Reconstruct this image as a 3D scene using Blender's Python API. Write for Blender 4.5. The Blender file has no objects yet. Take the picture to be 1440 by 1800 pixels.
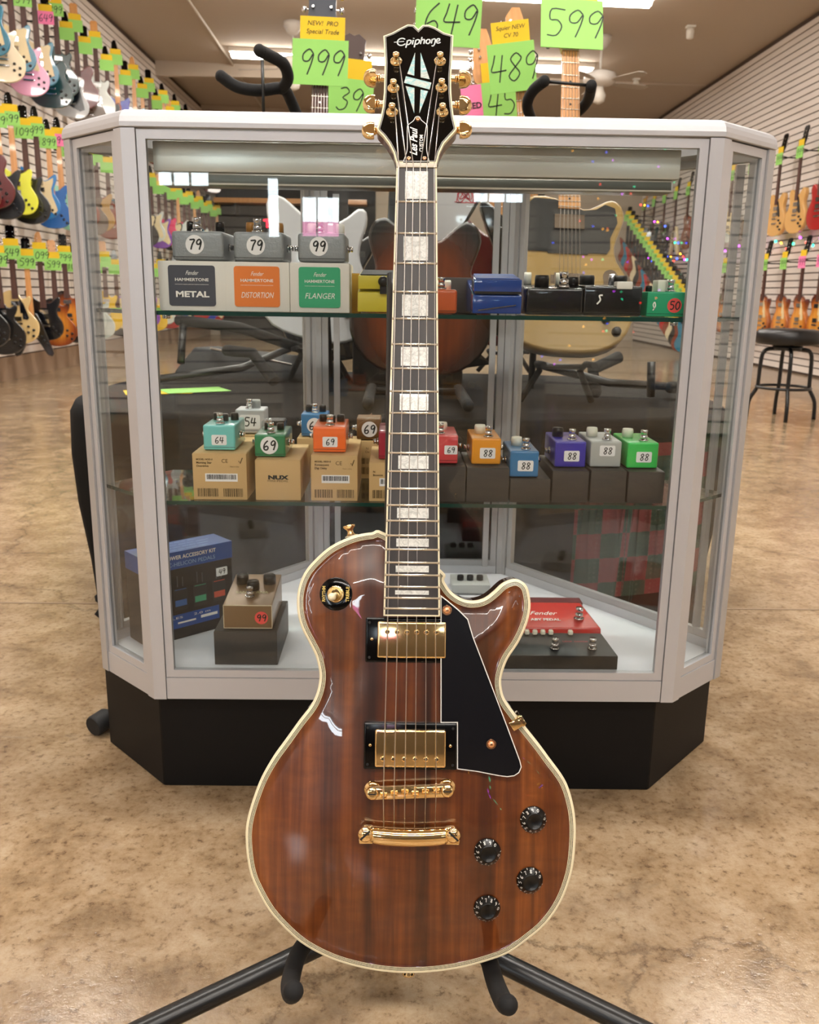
import bpy, bmesh, math, random
from mathutils import Vector, Matrix, geometry
random.seed(7)
PI = math.pi
sc = bpy.context.scene
col = bpy.data.collections.new('music_shop'); sc.collection.children.link(col)
V = Vector

# ------------------------------------------------------------------ camera
CAMH = .82
cd = bpy.data.cameras.new('camera'); cam = bpy.data.objects.new('camera', cd); col.objects.link(cam)
sc.camera = cam
pit, rol, yaw = math.radians(13.95), math.radians(-.83), math.radians(1.0)
_f = V((math.sin(yaw)*math.cos(pit), math.cos(yaw)*math.cos(pit), -math.sin(pit)))
_r0 = V((math.cos(yaw), -math.sin(yaw), 0)); _u0 = _r0.cross(_f)
_r = _r0*math.cos(rol) + (-_u0)*math.sin(rol)*(1)
_r = (_r0*math.cos(rol) - _u0*math.sin(rol)).normalized()
_u = _r.cross(_f)
cam.matrix_world = Matrix(((_r.x, _u.x, -_f.x, 0), (_r.y, _u.y, -_f.y, 0), (_r.z, _u.z, -_f.z, CAMH), (0, 0, 0, 1)))
cd.sensor_fit = 'HORIZONTAL'; cd.sensor_width = 36; cd.lens = 36*1553/1440
cd.clip_start = .05; cd.clip_end = 200
cd.dof.use_dof = True; cd.dof.focus_distance = .98; cd.dof.aperture_fstop = 18.0

# ------------------------------------------------------------------ world, exposure
sc.view_settings.view_transform = 'Standard'; sc.view_settings.look = 'None'
sc.view_settings.gamma = 1; sc.view_settings.exposure = 0.16
try: sc.view_settings.use_curve_mapping = False
except Exception: pass
sc.cycles.use_denoising = True
sc.cycles.transparent_max_bounces = 32
sc.cycles.max_bounces = 10
sc.cycles.sample_clamp_indirect = 6
sc.cycles.caustics_reflective = False; sc.cycles.caustics_refractive = False
w = bpy.data.worlds.new('daylight'); sc.world = w; w.use_nodes = True
bg = w.node_tree.nodes['Background']
sky = w.node_tree.nodes.new('ShaderNodeTexSky'); sky.sky_type = 'NISHITA'
sky.sun_elevation = math.radians(50); sky.sun_rotation = math.radians(60); sky.sun_disc = False
w.node_tree.links.new(sky.outputs[0], bg.inputs[0]); bg.inputs[1].default_value = .32

ROOM = dict(x0=-3.5, x1=4.475, y0=-6.0, y1=17.0)
def ceil_z(x): return 3.915 - .0242*x

# ------------------------------------------------------------------ materials
def lin(h):
    if isinstance(h, tuple): return h if len(h) == 4 else h+(1,)
    h = h.lstrip('#'); c = [int(h[i:i+2], 16)/255 for i in (0, 2, 4)]
    return tuple(x/12.92 if x <= .04045 else ((x+.055)/1.055)**2.4 for x in c)+(1,)
MATS = {}
def mat(name, c='#808080', rough=.5, metal=0, coat=0, emit=None, estr=0, spec=None):
    if name in MATS: return MATS[name]
    m = bpy.data.materials.new(name); m.use_nodes = True
    b = m.node_tree.nodes['Principled BSDF']
    b.inputs['Base Color'].default_value = lin(c); b.inputs['Roughness'].default_value = rough
    b.inputs['Metallic'].default_value = metal
    if coat: b.inputs['Coat Weight'].default_value = coat; b.inputs['Coat Roughness'].default_value = .03
    if spec is not None: b.inputs['Specular IOR Level'].default_value = spec
    if emit: b.inputs['Emission Color'].default_value = lin(emit); b.inputs['Emission Strength'].default_value = estr
    MATS[name] = m; return m
def nodes(m): return m.node_tree.nodes, m.node_tree.links, m.node_tree.nodes['Principled BSDF']
def ramp(N, stops, interp='LINEAR'):
    r = N.new('ShaderNodeValToRGB'); r.color_ramp.interpolation = interp
    e = r.color_ramp.elements
    while len(e) < len(stops): e.new(.5)
    for k, (p, c) in enumerate(stops): e[k].position = p; e[k].color = lin(c)
    return r
def coords(N, L, scale=(1, 1, 1), loc=(0, 0, 0), rot=(0, 0, 0), kind='Object'):
    t = N.new('ShaderNodeTexCoord'); mp = N.new('ShaderNodeMapping')
    mp.inputs['Scale'].default_value = scale; mp.inputs['Location'].default_value = loc; mp.inputs['Rotation'].default_value = rot
    L.new(t.outputs[kind], mp.inputs[0]); return mp
def noise(N, L, mp, scale, detail=4, rough=.55, dist=0):
    n = N.new('ShaderNodeTexNoise'); n.inputs['Scale'].default_value = scale
    n.inputs['Detail'].default_value = detail; n.inputs['Roughness'].default_value = rough; n.inputs['Distortion'].default_value = dist
    L.new(mp.outputs[0], n.inputs['Vector']); return n
def mix(N, L, mode, fac, a, b):
    m = N.new('ShaderNodeMix'); m.data_type = 'RGBA'; m.blend_type = mode
    for s, v in ((m.inputs[0], fac), (m.inputs[6], a), (m.inputs[7], b)):
        if hasattr(v, 'type') or hasattr(v, 'is_output'): L.new(v, s)
        elif isinstance(v, (int, float)): s.default_value = v
        else: s.default_value = lin(v)
    return m.outputs[2]
def bump(N, L, b, src, strength=.3, dist=.002):
    bp = N.new('ShaderNodeBump'); bp.inputs['Strength'].default_value = strength; bp.inputs['Distance'].default_value = dist
    L.new(src, bp.inputs['Height']); L.new(bp.outputs[0], b.inputs['Normal'])

def m_floor():
    m = mat('polished_concrete', '#b0926f', .45); N, L, b = nodes(m)
    mp = coords(N, L)
    n1 = noise(N, L, mp, 1.1, 6, .6, .4); n2 = noise(N, L, mp, 9, 8, .72, .3); n3 = noise(N, L, mp, 70, 5, .7)
    r1 = ramp(N, [(.3, '#8c7a63'), (.52, '#ab977c'), (.72, '#c2af91')]); L.new(n1.outputs[0], r1.inputs[0])
    r2 = ramp(N, [(.26, '#8f8478'), (.46, '#ddd4c8'), (.62, '#ffffff')]); L.new(n2.outputs[0], r2.inputs[0])
    c = mix(N, L, 'MULTIPLY', .85, r1.outputs[0], r2.outputs[0])
    r3 = ramp(N, [(.32, '#87786a'), (.45, '#efe8df'), (.6, '#ffffff')]); L.new(n3.outputs[0], r3.inputs[0])
    c = mix(N, L, 'MULTIPLY', .8, c, r3.outputs[0])
    # worn grey scuffs, streaked
    mp2 = coords(N, L, (5.0, 11.0, 1), (.3, .1, 0), (0, 0, .35)); n4 = noise(N, L, mp2, 1.0, 7, .75, 1.2)
    r4 = ramp(N, [(.60, '#000000'), (.68, '#ffffff')]); L.new(n4.outputs[0], r4.inputs[0])
    n5 = noise(N, L, mp, 1.7, 3, .5); r5 = ramp(N, [(.50, '#000000'), (.62, '#ffffff')]); L.new(n5.outputs[0], r5.inputs[0])
    mk = mix(N, L, 'MULTIPLY', 1.0, r4.outputs[0], r5.outputs[0])
    mkf = mix(N, L, 'MULTIPLY', 1.0, mk, '#a0a0a0')
    c = mix(N, L, 'MIX', mkf, c, '#6c6259')
    # small chipped spots with darker rim
    v = N.new('ShaderNodeTexVoronoi'); v.inputs['Scale'].default_value = 5.5; v.inputs['Randomness'].default_value = 1
    nd = noise(N, L, mp, 16, 4, .6)
    dm = N.new('ShaderNodeMix'); dm.data_type = 'VECTOR'; dm.inputs[0].default_value = .09
    L.new(mp.outputs[0], dm.inputs[4]); L.new(nd.outputs[1], dm.inputs[5]); L.new(dm.outputs[1], v.inputs['Vector'])
    rv = ramp(N, [(0, '#ffffff'), (.085, '#ffffff'), (.1, '#000000')]); L.new(v.outputs['Distance'], rv.inputs[0])
    sepc = N.new('ShaderNodeSeparateColor'); L.new(v.outputs['Color'], sepc.inputs[0])
    gt = N.new('ShaderNodeMath'); gt.operation = 'GREATER_THAN'; gt.inputs[1].default_value = .78; L.new(sepc.outputs[0], gt.inputs[0])
    mm = N.new('ShaderNodeMath'); mm.operation = 'MULTIPLY'; L.new(rv.outputs[0], mm.inputs[0]); L.new(gt.outputs[0], mm.inputs[1])
    mm2 = N.new('ShaderNodeMath'); mm2.operation = 'MULTIPLY'; mm2.inputs[1].default_value = .75; L.new(mm.outputs[0], mm2.inputs[0])
    c = mix(N, L, 'MIX', mm2.outputs[0], c, '#776a58')
    # hairline cracks
    v2 = N.new('ShaderNodeTexVoronoi'); v2.feature = 'DISTANCE_TO_EDGE'; v2.inputs['Scale'].default_value = .75
    dm2 = N.new('ShaderNodeMix'); dm2.data_type = 'VECTOR'; dm2.inputs[0].default_value = .25
    nd2 = noise(N, L, mp, 2.6, 8, .7); L.new(mp.outputs[0], dm2.inputs[4]); L.new(nd2.outputs[1], dm2.inputs[5]); L.new(dm2.outputs[1], v2.inputs['Vector'])
    rc = ramp(N, [(0, '#5a4a3a'), (.002, '#a08a70'), (.0045, '#ffffff')]); L.new(v2.outputs['Distance'], rc.inputs[0])
    c = mix(N, L, 'MULTIPLY', .45, c, rc.outputs[0])
    L.new(c, b.inputs['Base Color'])
    rr = ramp(N, [(.3, '#484848'), (.7, '#808080')]); L.new(n2.outputs[0], rr.inputs[0]); L.new(rr.outputs[0], b.inputs['Roughness'])
    bump(N, L, b, n3.outputs[0], .25, .002); return m

def m_koa():
    m = mat('figured_brown_wood', '#5a2c12', .3, coat=1); N, L, b = nodes(m)
    mp = coords(N, L, (1, .035, .2), (0, 0, 0)); n1 = noise(N, L, mp, 75, 5, .62, .5)
    mpw = coords(N, L, (1, .1, 1)); n2 = noise(N, L, mpw, 17, 3, .5, .6)
    r1 = ramp(N, [(.24, '#472009'), (.42, '#6b3812'), (.56, '#84491a'), (.74, '#a0622e')]); L.new(n1.outputs[0], r1.inputs[0])
    r2 = ramp(N, [(.30, '#8a7464'), (.5, '#d8c8b8'), (.66, '#ffffff')]); L.new(n2.outputs[0], r2.inputs[0])
    c = mix(N, L, 'MULTIPLY', .8, r1.outputs[0], r2.outputs[0])
    # cross figure (flame)
    mp3 = coords(N, L, (.55, 1.6, 1)); n3 = noise(N, L, mp3, 55, 3, .5, .3)
    r3 = ramp(N, [(.35, '#b9a28e'), (.65, '#ffffff')]); L.new(n3.outputs[0], r3.inputs[0])
    c = mix(N, L, 'MULTIPLY', .35, c, r3.outputs[0])
    # two darker streaks either side of the centre joint
    tc = N.new('ShaderNodeTexCoord'); sp = N.new('ShaderNodeSeparateXYZ'); L.new(tc.outputs['Object'], sp.inputs[0])
    nw = noise(N, L, coords(N, L, (1, 1, 1)), 9, 3); 
    ad = N.new('ShaderNodeMath'); ad.operation = 'MULTIPLY_ADD'; ad.inputs[1].default_value = .022; L.new(nw.outputs[0], ad.inputs[0]); L.new(sp.outputs[0], ad.inputs[2])
    mr = N.new('ShaderNodeMapRange'); mr.inputs[1].default_value = -.19; mr.inputs[2].default_value = .19; L.new(ad.outputs[0], mr.inputs[0])
    r4 = ramp(N, [(0, '#ffffff'), (.37, '#ffffff'), (.425, '#70503c'), (.45, '#e8dccf'), (.50, '#fff6ee'), (.575, '#6a4c38'), (.61, '#f2e6da'), (1, '#ffffff')]); L.new(mr.outputs[0], r4.inputs[0])
    c = mix(N, L, 'MULTIPLY', .75, c, r4.outputs[0])
    L.new(c, b.inputs['Base Color']); b.inputs['Coat Roughness'].default_value = .015; return m

def m_wood(name, a, bcol, c2, scale=30, rough=.35, coat=.6, axis=2):
    m = mat(name, a, rough, coat=coat); N, L, b = nodes(m)
    s = [1, 1, 1]; s[axis] = .06; mp = coords(N, L, tuple(s)); n = noise(N, L, mp, scale, 4, .6, .4)
    r = ramp(N, [(.3, a), (.5, bcol), (.7, c2)]); L.new(n.outputs[0], r.inputs[0]); L.new(r.outputs[0], b.inputs['Base Color']); return m

def m_pearl():
    m = mat('pearloid', '#d8dcd8', .18, coat=.6); N, L, b = nodes(m)
    mp = coords(N, L); n = noise(N, L, mp, 170, 4, .65, 2.0)
    r = ramp(N, [(.25, '#a9b0ad'), (.45, '#d3d6d2'), (.6, '#eef0ec'), (.8, '#c6cfcc')]); L.new(n.outputs[0], r.inputs[0]); L.new(r.outputs[0], b.inputs['Base Color']); return m
def m_abalone():
    m = mat('abalone_inlay', '#c8d6d2', .15, coat=.6); N, L, b = nodes(m)
    n = noise(N, L, coords(N, L), 60, 4, .6, 2.0)
    r = ramp(N, [(.3, '#a9b4ae'), (.45, '#cfd6d0'), (.55, '#8fc6ca'), (.68, '#e6e9e4')]); L.new(n.outputs[0], r.inputs[0]); L.new(r.outputs[0], b.inputs['Base Color']); return m

def m_glass(name, tint=(.93, .97, .95), ior=1.45):
    m = bpy.data.materials.new(name); m.use_nodes = True; N = m.node_tree.nodes; L = m.node_tree.links; N.clear()
    o = N.new('ShaderNodeOutputMaterial'); t = N.new('ShaderNodeBsdfTransparent'); g = N.new('ShaderNodeBsdfGlossy'); mx = N.new('ShaderNodeMixShader'); fr = N.new('ShaderNodeFresnel')
    t.inputs[0].default_value = tint+(1,); g.inputs['Roughness'].default_value = 0; fr.inputs[0].default_value = ior
    gi = N.new('ShaderNodeNewGeometry'); mi_ = N.new('ShaderNodeMix'); mi_.data_type = 'FLOAT'; mi_.inputs[2].default_value = ior; mi_.inputs[3].default_value = 1/ior
    L.new(gi.outputs['Backfacing'], mi_.inputs[0]); L.new(mi_.outputs[0], fr.inputs[0])
    L.new(fr.outputs[0], mx.inputs[0]); L.new(t.outputs[0], mx.inputs[1]); L.new(g.outputs[0], mx.inputs[2]); L.new(mx.outputs[0], o.inputs[0])
    MATS[name] = m; return m
def m_burst(name, inner, mid, outer, r0=.08, r1=.2):
    m = mat(name, inner, .25, coat=.9); N, L, b = nodes(m)
    mp = coords(N, L, (1, 1, .8), (0, 0, -.15)); ln = N.new('ShaderNodeVectorMath'); ln.operation = 'LENGTH'
    L.new(mp.outputs[0], ln.inputs[0]); mr = N.new('ShaderNodeMapRange'); mr.inputs[1].default_value = r0; mr.inputs[2].default_value = r1; L.new(ln.outputs['Value'], mr.inputs[0])
    r = ramp(N, [(0, inner), (.5, mid), (1, outer)]); L.new(mr.outputs[0], r.inputs[0])
    n = noise(N, L, coords(N, L, (1, 1, .05)), 50, 3); rr = ramp(N, [(.3, '#b08060'), (.6, '#ffffff')]); L.new(n.outputs[0], rr.inputs[0])
    L.new(mix(N, L, 'MULTIPLY', .4, r.outputs[0], rr.outputs[0]), b.inputs['Base Color']); return m

M_FLOOR = m_floor(); M_KOA = m_koa(); M_PEARL = m_pearl(); M_ABAL = m_abalone()
M_ROSE = m_wood('ebony_board', '#1b1513', '#241d1a', '#332a26', 60, .42, 0, 1)
M_MAHOG = m_wood('mahogany_back', '#3c1a0c', '#56280f', '#6b3517', 40, .3, 1, 1)
M_MAPLE = m_wood('maple_neck', '#b98046', '#c98f55', '#d59d63', 40, .35, .5)
M_ROSEN = m_wood('rosewood_neck', '#38211a', '#48291f', '#5a362a', 50, .5, 0)
CREAM = mat('aged_cream_binding', '#e9e0bf', .3, coat=.5); BLACKP = mat('gloss_black', '#030304', .10, spec=.35)
GUARD = mat('gloss_black_guard', '#070a12', .15, coat=.6); WHITEP = mat('white_plastic', '#e6e4dc', .35)
GOLD = mat('gold_plate', (.93, .68, .34), .07, 1); CHROME = mat('chrome', '#d6d6d8', .1, 1); STEEL = mat('steel_string', '#cdc6be', .28, 1)
FRET = mat('fret_wire', '#e6dfcf', .25, .9); NUT = mat('bone_nut', '#d9d2c0', .4); DARKM = mat('dark_recess', '#0a0908', .6)
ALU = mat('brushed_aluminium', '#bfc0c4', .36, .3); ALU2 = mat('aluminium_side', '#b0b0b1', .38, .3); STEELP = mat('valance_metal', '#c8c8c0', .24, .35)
GLASS = m_glass('clear_glass', (.965, .98, .975)); GLASSG = mat('green_glass_edge', '#0f3a33', .15, spec=.6); SHELFG = m_glass('shelf_glass', (.93, .97, .955), 1.5)
KICK = mat('black_laminate', '#070606', .55, spec=.25); DECK = mat('white_deck', '#dcdfe6', .5)
FOAM = mat('black_foam', '#0c0c0d', .85); TUBE = mat('satin_black_tube', '#0e0f10', .32); RUB = mat('rubber', '#101011', .7)
CARDG = mat('green_card', '#93cf68', .75); CARDY = mat('yellow_card', '#e2bd1e', .75); CARDP = mat('pink_card', '#f07fae', .75); INK = mat('marker_ink', '#101512', .6)
WHITEPAPER = mat('white_sticker', '#e9e9ea', .6); REDSTK = mat('red_sticker', '#e04a45', .6); WHITEPAINT = mat('white_print', '#ecebe6', .5)
CARTON = mat('kraft_carton', '#c6a572', .75); CARTON2 = mat('dark_carton', '#3f3a35', .6); PRINT = mat('brown_print', '#57431f', .7)
PEGB = mat('black_plastic', '#0b0b0c', .3); CREAMK = mat('cream_plastic', '#e5e3d2', .4)
SLAT = mat('slat_panel_white', '#dcd3cb', .55); GROOVE = mat('slat_groove', '#4a3a30', .9)
CEIL = mat('ceiling_paint', '#b5a898', .9); BASE = mat('base_board', '#8e7660', .6)

# ------------------------------------------------------------------ mesh helpers
def put(o, parent=None):
    col.objects.link(o)
    if parent is not None: o.parent = parent
    return o
def tag(o, label=None, cat=None, group=None, kind=None):
    if label: o['label'] = label
    if cat: o['category'] = cat
    if group: o['group'] = group
    if kind: o['kind'] = kind
    return o
def empty(name, loc=(0, 0, 0), rz=0, label=None, cat=None, group=None, M=None):
    o = bpy.data.objects.new(name, None); o.empty_display_size = .05
    if M is not None: o.matrix_world = M
    else: o.location = loc; o.rotation_euler = (0, 0, rz)
    put(o); return tag(o, label, cat, group)

class MB:
    def __init__(s): s.v = []; s.f = []; s.mi = []; s.sm = []
    def add(s, verts, faces, mi=0, smooth=False):
        n = len(s.v); s.v += [tuple(p) for p in verts]
        for f in faces: s.f.append([n+i for i in f]); s.mi.append(mi); s.sm.append(smooth)
        return s
    def box(s, a, b, mi=0):
        (x0, y0, z0), (x1, y1, z1) = a, b
        x0, x1 = min(x0, x1), max(x0, x1); y0, y1 = min(y0, y1), max(y0, y1); z0, z1 = min(z0, z1), max(z0, z1)
        return s.add([(x0, y0, z0), (x1, y0, z0), (x1, y1, z0), (x0, y1, z0), (x0, y0, z1), (x1, y0, z1), (x1, y1, z1), (x0, y1, z1)],
                     [(0, 3, 2, 1), (4, 5, 6, 7), (0, 1, 5, 4), (1, 2, 6, 5), (2, 3, 7, 6), (3, 0, 4, 7)], mi)
    def prism(s, poly, fn0, fn1, mi=0, smooth=False, cap0=True, cap1=True):
        """poly: 2D points; fn(p) -> 3D"""
        n = len(poly); s.add([fn0(p) for p in poly]+[fn1(p) for p in poly], [(i, (i+1) % n, n+(i+1) % n, n+i) for i in range(n)], mi, smooth)
        b = len(s.v)-2*n
        if cap0: s.f.append([b+i for i in reversed(range(n))]); s.mi.append(mi); s.sm.append(False)
        if cap1: s.f.append([b+n+i for i in range(n)]); s.mi.append(mi); s.sm.append(False)
        return s
    def rings(s, rings, mi=0, smooth=True, cap0=False, cap1=False, closed=True, mis=None):
        b = len(s.v); n = len(rings[0])
        for r in rings: s.v += [tuple(p) for p in r]
        for k in range(len(rings)-1):
            for i in range(n if closed else n-1):
                j = (i+1) % n
                s.f.append([b+k*n+i, b+k*n+j, b+(k+1)*n+j, b+(k+1)*n+i]); s.mi.append(mis[k] if mis else mi); s.sm.append(smooth)
        if cap0: s.f.append([b+i for i in reversed(range(n))]); s.mi.append(mi); s.sm.append(False)
        if cap1: s.f.append([b+(len(rings)-1)*n+i for i in range(n)]); s.mi.append(mis[-1] if mis else mi); s.sm.append(False)
        return s
    def lathe(s, prof, c=(0, 0, 0), ax=(0, 0, 1), n=24, mi=0, smooth=True, sx=1):
        ax = V(ax).normalized(); t = V((1, 0, 0)) if abs(ax.x) < .9 else V((0, 1, 0)); u = (t-ax*t.dot(ax)).normalized(); w_ = ax.cross(u); c = V(c)
        R = [[c+ax*h+(u*math.cos(2*PI*i/n)*sx+w_*math.sin(2*PI*i/n))*r for i in range(n)] for r, h in prof]
        return s.rings(R, mi, smooth, True, True)
    def tube(s, pts, r, n=10, mi=0, caps=True):
        pts = [V(p) for p in pts]; R = []; pu = None
        for k, p in enumerate(pts):
            d = (pts[min(k+1, len(pts)-1)]-pts[max(k-1, 0)]).normalized()
            if pu is None: t = V((0, 0, 1)) if abs(d.z) < .9 else V((1, 0, 0)); pu = d.cross(t).normalized()
            pu = (pu-d*pu.dot(d)).normalized(); q = d.cross(pu); rr = r[k] if isinstance(r, (list, tuple)) else r
            R.append([p+(pu*math.cos(2*PI*i/n)+q*math.sin(2*PI*i/n))*rr for i in range(n)])
        return s.rings(R, mi, True, caps, caps)
    def ball(s, c, r, n=12, m=8, mi=0, sc3=(1, 1, 1)):
        c = V(c); R = []
        for k in range(1, m):
            a = PI*k/m; R.append([(c.x+r*sc3[0]*math.sin(a)*math.cos(2*PI*i/n), c.y+r*sc3[1]*math.sin(a)*math.sin(2*PI*i/n), c.z+r*sc3[2]*math.cos(a)) for i in range(n)])
        return s.rings(R, mi, True, True, True)
    def mesh(s, name, mats, bevel=0, seg=2, xf=None):
        me = bpy.data.meshes.new(name); me.from_pydata(s.v if xf is None else [tuple(xf(V(p))) for p in s.v], [], s.f)
        for m in (mats if isinstance(mats, (list, tuple)) else [mats]): me.materials.append(m)
        me.polygons.foreach_set('material_index', s.mi); me.polygons.foreach_set('use_smooth', s.sm)
        bm = bmesh.new(); bm.from_mesh(me); bmesh.ops.recalc_face_normals(bm, faces=bm.faces)
        if bevel:
            ed = [e for e in bm.edges if len(e.link_faces) == 2 and e.calc_face_angle(0) > .6]
            bmesh.ops.bevel(bm, geom=ed, offset=bevel, segments=seg, affect='EDGES', profile=.6, clamp_overlap=True)
            if seg > 1:
                for f in bm.faces: f.smooth = True
                for e in bm.edges:
                    if len(e.link_faces) == 2 and e.calc_face_angle(0) > .9: e.smooth = False
        bm.to_mesh(me); bm.free(); me.update(); return me
    def build(s, name, mats, parent=None, bevel=0, seg=2, xf=None, loc=None, label=None):
        o = bpy.data.objects.new(name, s.mesh(name, mats, bevel, seg, xf)); put(o, parent)
        if loc: o.location = loc
        if label: o['label'] = label
        return o
def inst(name, me, parent=None, loc=(0, 0, 0), rot=(0, 0, 0), m=None, scale=None):
    o = bpy.data.objects.new(name, me); put(o, parent); o.location = loc; o.rotation_euler = rot
    if scale: o.scale = scale
    if m is not None:
        o.material_slots[0].link = 'OBJECT'; o.material_slots[0].material = m
    return o

def crom(pts, n=4, closed=True):
    out = []; N_ = len(pts)
    for i in range(N_ if closed else N_-1):
        g = (lambda k: pts[k % N_]) if closed else (lambda k: pts[max(0, min(N_-1, k))])
        p0, p1, p2, p3 = g(i-1), g(i), g(i+1), g(i+2)
        for k in range(n):
            t = k/n
            out.append(tuple(.5*(2*p1[a]+(p2[a]-p0[a])*t+(2*p0[a]-5*p1[a]+4*p2[a]-p3[a])*t*t+(-p0[a]+3*p1[a]-3*p2[a]+p3[a])*t**3) for a in range(len(p1))))
    if not closed: out.append(tuple(pts[-1]))
    return out
def area2(p): return sum(p[i][0]*p[(i+1) % len(p)][1]-p[(i+1) % len(p)][0]*p[i][1] for i in range(len(p)))
def offset(poly, d):
    n = len(poly); sgn = 1 if area2(poly) > 0 else -1; out = []
    for i in range(n):
        a, p, b = V(poly[i-1]), V(poly[i]), V(poly[(i+1) % n])
        e1 = (p-a).normalized(); e2 = (b-p).normalized()
        n1 = V((-e1.y, e1.x))*sgn; n2 = V((-e2.y, e2.x))*sgn; m = (n1+n2)
        if m.length < 1e-6: m = n1
        m.normalize(); k = max(.5, m.dot(n1)); q = p+m*d/k; out.append((q.x, q.y))
    return out
def rrect(w_, h_, r, n=4, cx=0, cy=0):
    o = []
    for (sx, sy, a0) in ((1, 1, 0), (-1, 1, 90), (-1, -1, 180), (1, -1, 270)):
        for k in range(n+1):
            a = math.radians(a0+90*k/n); o.append((cx+sx*(w_/2-r)+r*math.cos(a), cy+sy*(h_/2-r)+r*math.sin(a)))
    return o

# strokes of hand-written figures in a 0.6 x 1 box
DIG = {'0': [[(.3, 1), (.08, .75), (.05, .35), (.25, 0), (.5, .25), (.52, .7), (.3, 1)]], '1': [[(.3, 1), (.28, 0)]],
       '2': [[(.08, .8), (.3, 1), (.5, .75), (.3, .35), (.05, .03), (.3, .05), (.55, .02)]],
       '3': [[(.08, .92), (.32, 1), (.5, .8), (.25, .55), (.5, .4), (.45, .1), (.2, 0), (.03, .12)]],
       '4': [[(.12, 1), (.08, .7), (.03, .42), (.3, .4), (.62, .42)], [(.42, .98), (.4, .5), (.38, 0)]],
       '5': [[(.55, .98), (.1, 1), (.1, .62), (.35, .6), (.52, .35), (.38, .04), (.08, .05)]],
       '6': [[(.42, 1), (.15, .7), (.05, .35), (.15, .05), (.4, .03), (.5, .25), (.35, .42), (.1, .3)]],
       '7': [[(.05, .95), (.3, .97), (.55, .95), (.35, .5), (.25, 0)]],
       '8': [[(.5, .85), (.3, 1), (.1, .8), (.3, .52), (.5, .25), (.3, 0), (.08, .2), (.3, .5), (.5, .75), (.5, .87)]],
       '9': [[(.48, .85), (.3, 1), (.08, .8), (.12, .55), (.35, .55), (.5, .85), (.48, .5), (.36, 0)]],
       'N': [[(.05, 0), (.08, 1)], [(.08, 1), (.45, 0)], [(.45, 0), (.48, 1)]], 'E': [[(.5, 1), (.08, 1), (.06, 0), (.5, 0)], [(.07, .5), (.4, .52)]],
       'W': [[(0, 1), (.15, 0), (.3, .7)], [(.3, .7), (.45, 0), (.6, 1)]], 'C': [[(.5, .85), (.25, 1), (.05, .5), (.25, 0), (.5, .12)]], 'V': [[(.02, 1), (.25, 0), (.5, 1)]],
       '~': [[(0, .3), (.1, .6), (.2, .25), (.3, .6), (.42, .25), (.52, .55), (.62, .3)]], '-': [[(.05, .5), (.55, .5)]], ' ': []}
def ribbon(mb, pts, wd, fn, mi=0):
    P = [V(p) for p in pts]; A = []; B = []
    for k, p in enumerate(P):
        d = (P[min(k+1, len(P)-1)]-P[max(0, k-1)]); d = d.normalized() if d.length > 1e-9 else V((1, 0)); nn = V((-d.y, d.x))*wd/2
        A.append(fn(p+nn)); B.append(fn(p-nn))
    n = len(P); mb.add(A+B, [(i, i+1, n+i+1, n+i) for i in range(n-1)], mi)
def hand(text, h, wd, M, m, parent, name='handwriting', slant=.12, gap=.78, seg=3):
    mb = MB(); x = 0; tot = len(text)*gap*h-.15*h
    for ch in text:
        for st in DIG.get(ch, DIG['~']):
            pts = crom([(a, b) for a, b in st], seg, closed=False) if len(st) > 2 else st
            ribbon(mb, [((a+slant*b)*h+x-tot/2, b*h-h/2) for a, b in pts], wd, lambda p: M @ V((p.x, p.y, 0)))
        x += gap*h
    return mb.build(name, m, parent)
def lettering(text, size, M, m, parent, name='lettering', shear=0, bold=0, width=None, align='CENTER', sp=1.0):
    c = bpy.data.curves.new('t', 'FONT'); c.body = text; c.size = size; c.shear = shear; c.offset = bold; c.align_x = align; c.align_y = 'CENTER'; c.space_character = sp; c.resolution_u = 3
    o = bpy.data.objects.new('t', c); col.objects.link(o); dg = bpy.context.evaluated_depsgraph_get(); dg.update()
    me = bpy.data.meshes.new_from_object(o.evaluated_get(dg)); bpy.data.objects.remove(o)
    if width and len(me.vertices):
        xs = [v.co.x for v in me.vertices]; k = width/max(1e-6, max(xs)-min(xs))
        for v in me.vertices: v.co.x *= k
    for v in me.vertices: v.co = M @ v.co
    me.name = name; me.materials.clear(); me.materials.append(m)
    q = bpy.data.objects.new(name, me); put(q, parent); return q
def face(x, y, z, rz=0):            # matrix of a vertical plane facing -Y at a point, local x to the right, local y up
    return Matrix.Translation((x, y, z)) @ Matrix.Rotation(rz, 4, 'Z') @ Matrix.Rotation(PI/2, 4, 'X')

# ================================================================== SETTING
x0, x1, y0, y1 = ROOM['x0'], ROOM['x1'], ROOM['y0'], ROOM['y1']
fl = MB().box((x0-.3, y0-.3, -.1), (x1+.3, y1+.3, 0)).build('floor', M_FLOOR); tag(fl, kind='structure')
MB().box((x0, 2.243, .0002), (x1, 2.252, .0012)).build('joint_filler', mat('joint_filler', '#8b765e', .8), fl)
cl = MB().add([(x0-.3, y0-.3, ceil_z(x0-.3)), (x1+.3, y0-.3, ceil_z(x1+.3)), (x1+.3, y1+.3, ceil_z(x1+.3)), (x0-.3, y1+.3, ceil_z(x0-.3)),
               (x0-.3, y0-.3, ceil_z(x0-.3)+.1), (x1+.3, y0-.3, ceil_z(x1+.3)+.1), (x1+.3, y1+.3, ceil_z(x1+.3)+.1), (x0-.3, y1+.3, ceil_z(x0-.3)+.1)],
              [(0, 1, 2, 3), (4, 7, 6, 5), (0, 4, 5, 1), (1, 5, 6, 2), (2, 6, 7, 3), (3, 7, 4, 0)]).build('ceiling', CEIL); tag(cl, kind='structure')
cb = MB().box((x0, 13.9, 3.80), (x1, 14.0, 4.02)).build('trim_1', CEIL); tag(cb, kind='structure')
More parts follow.
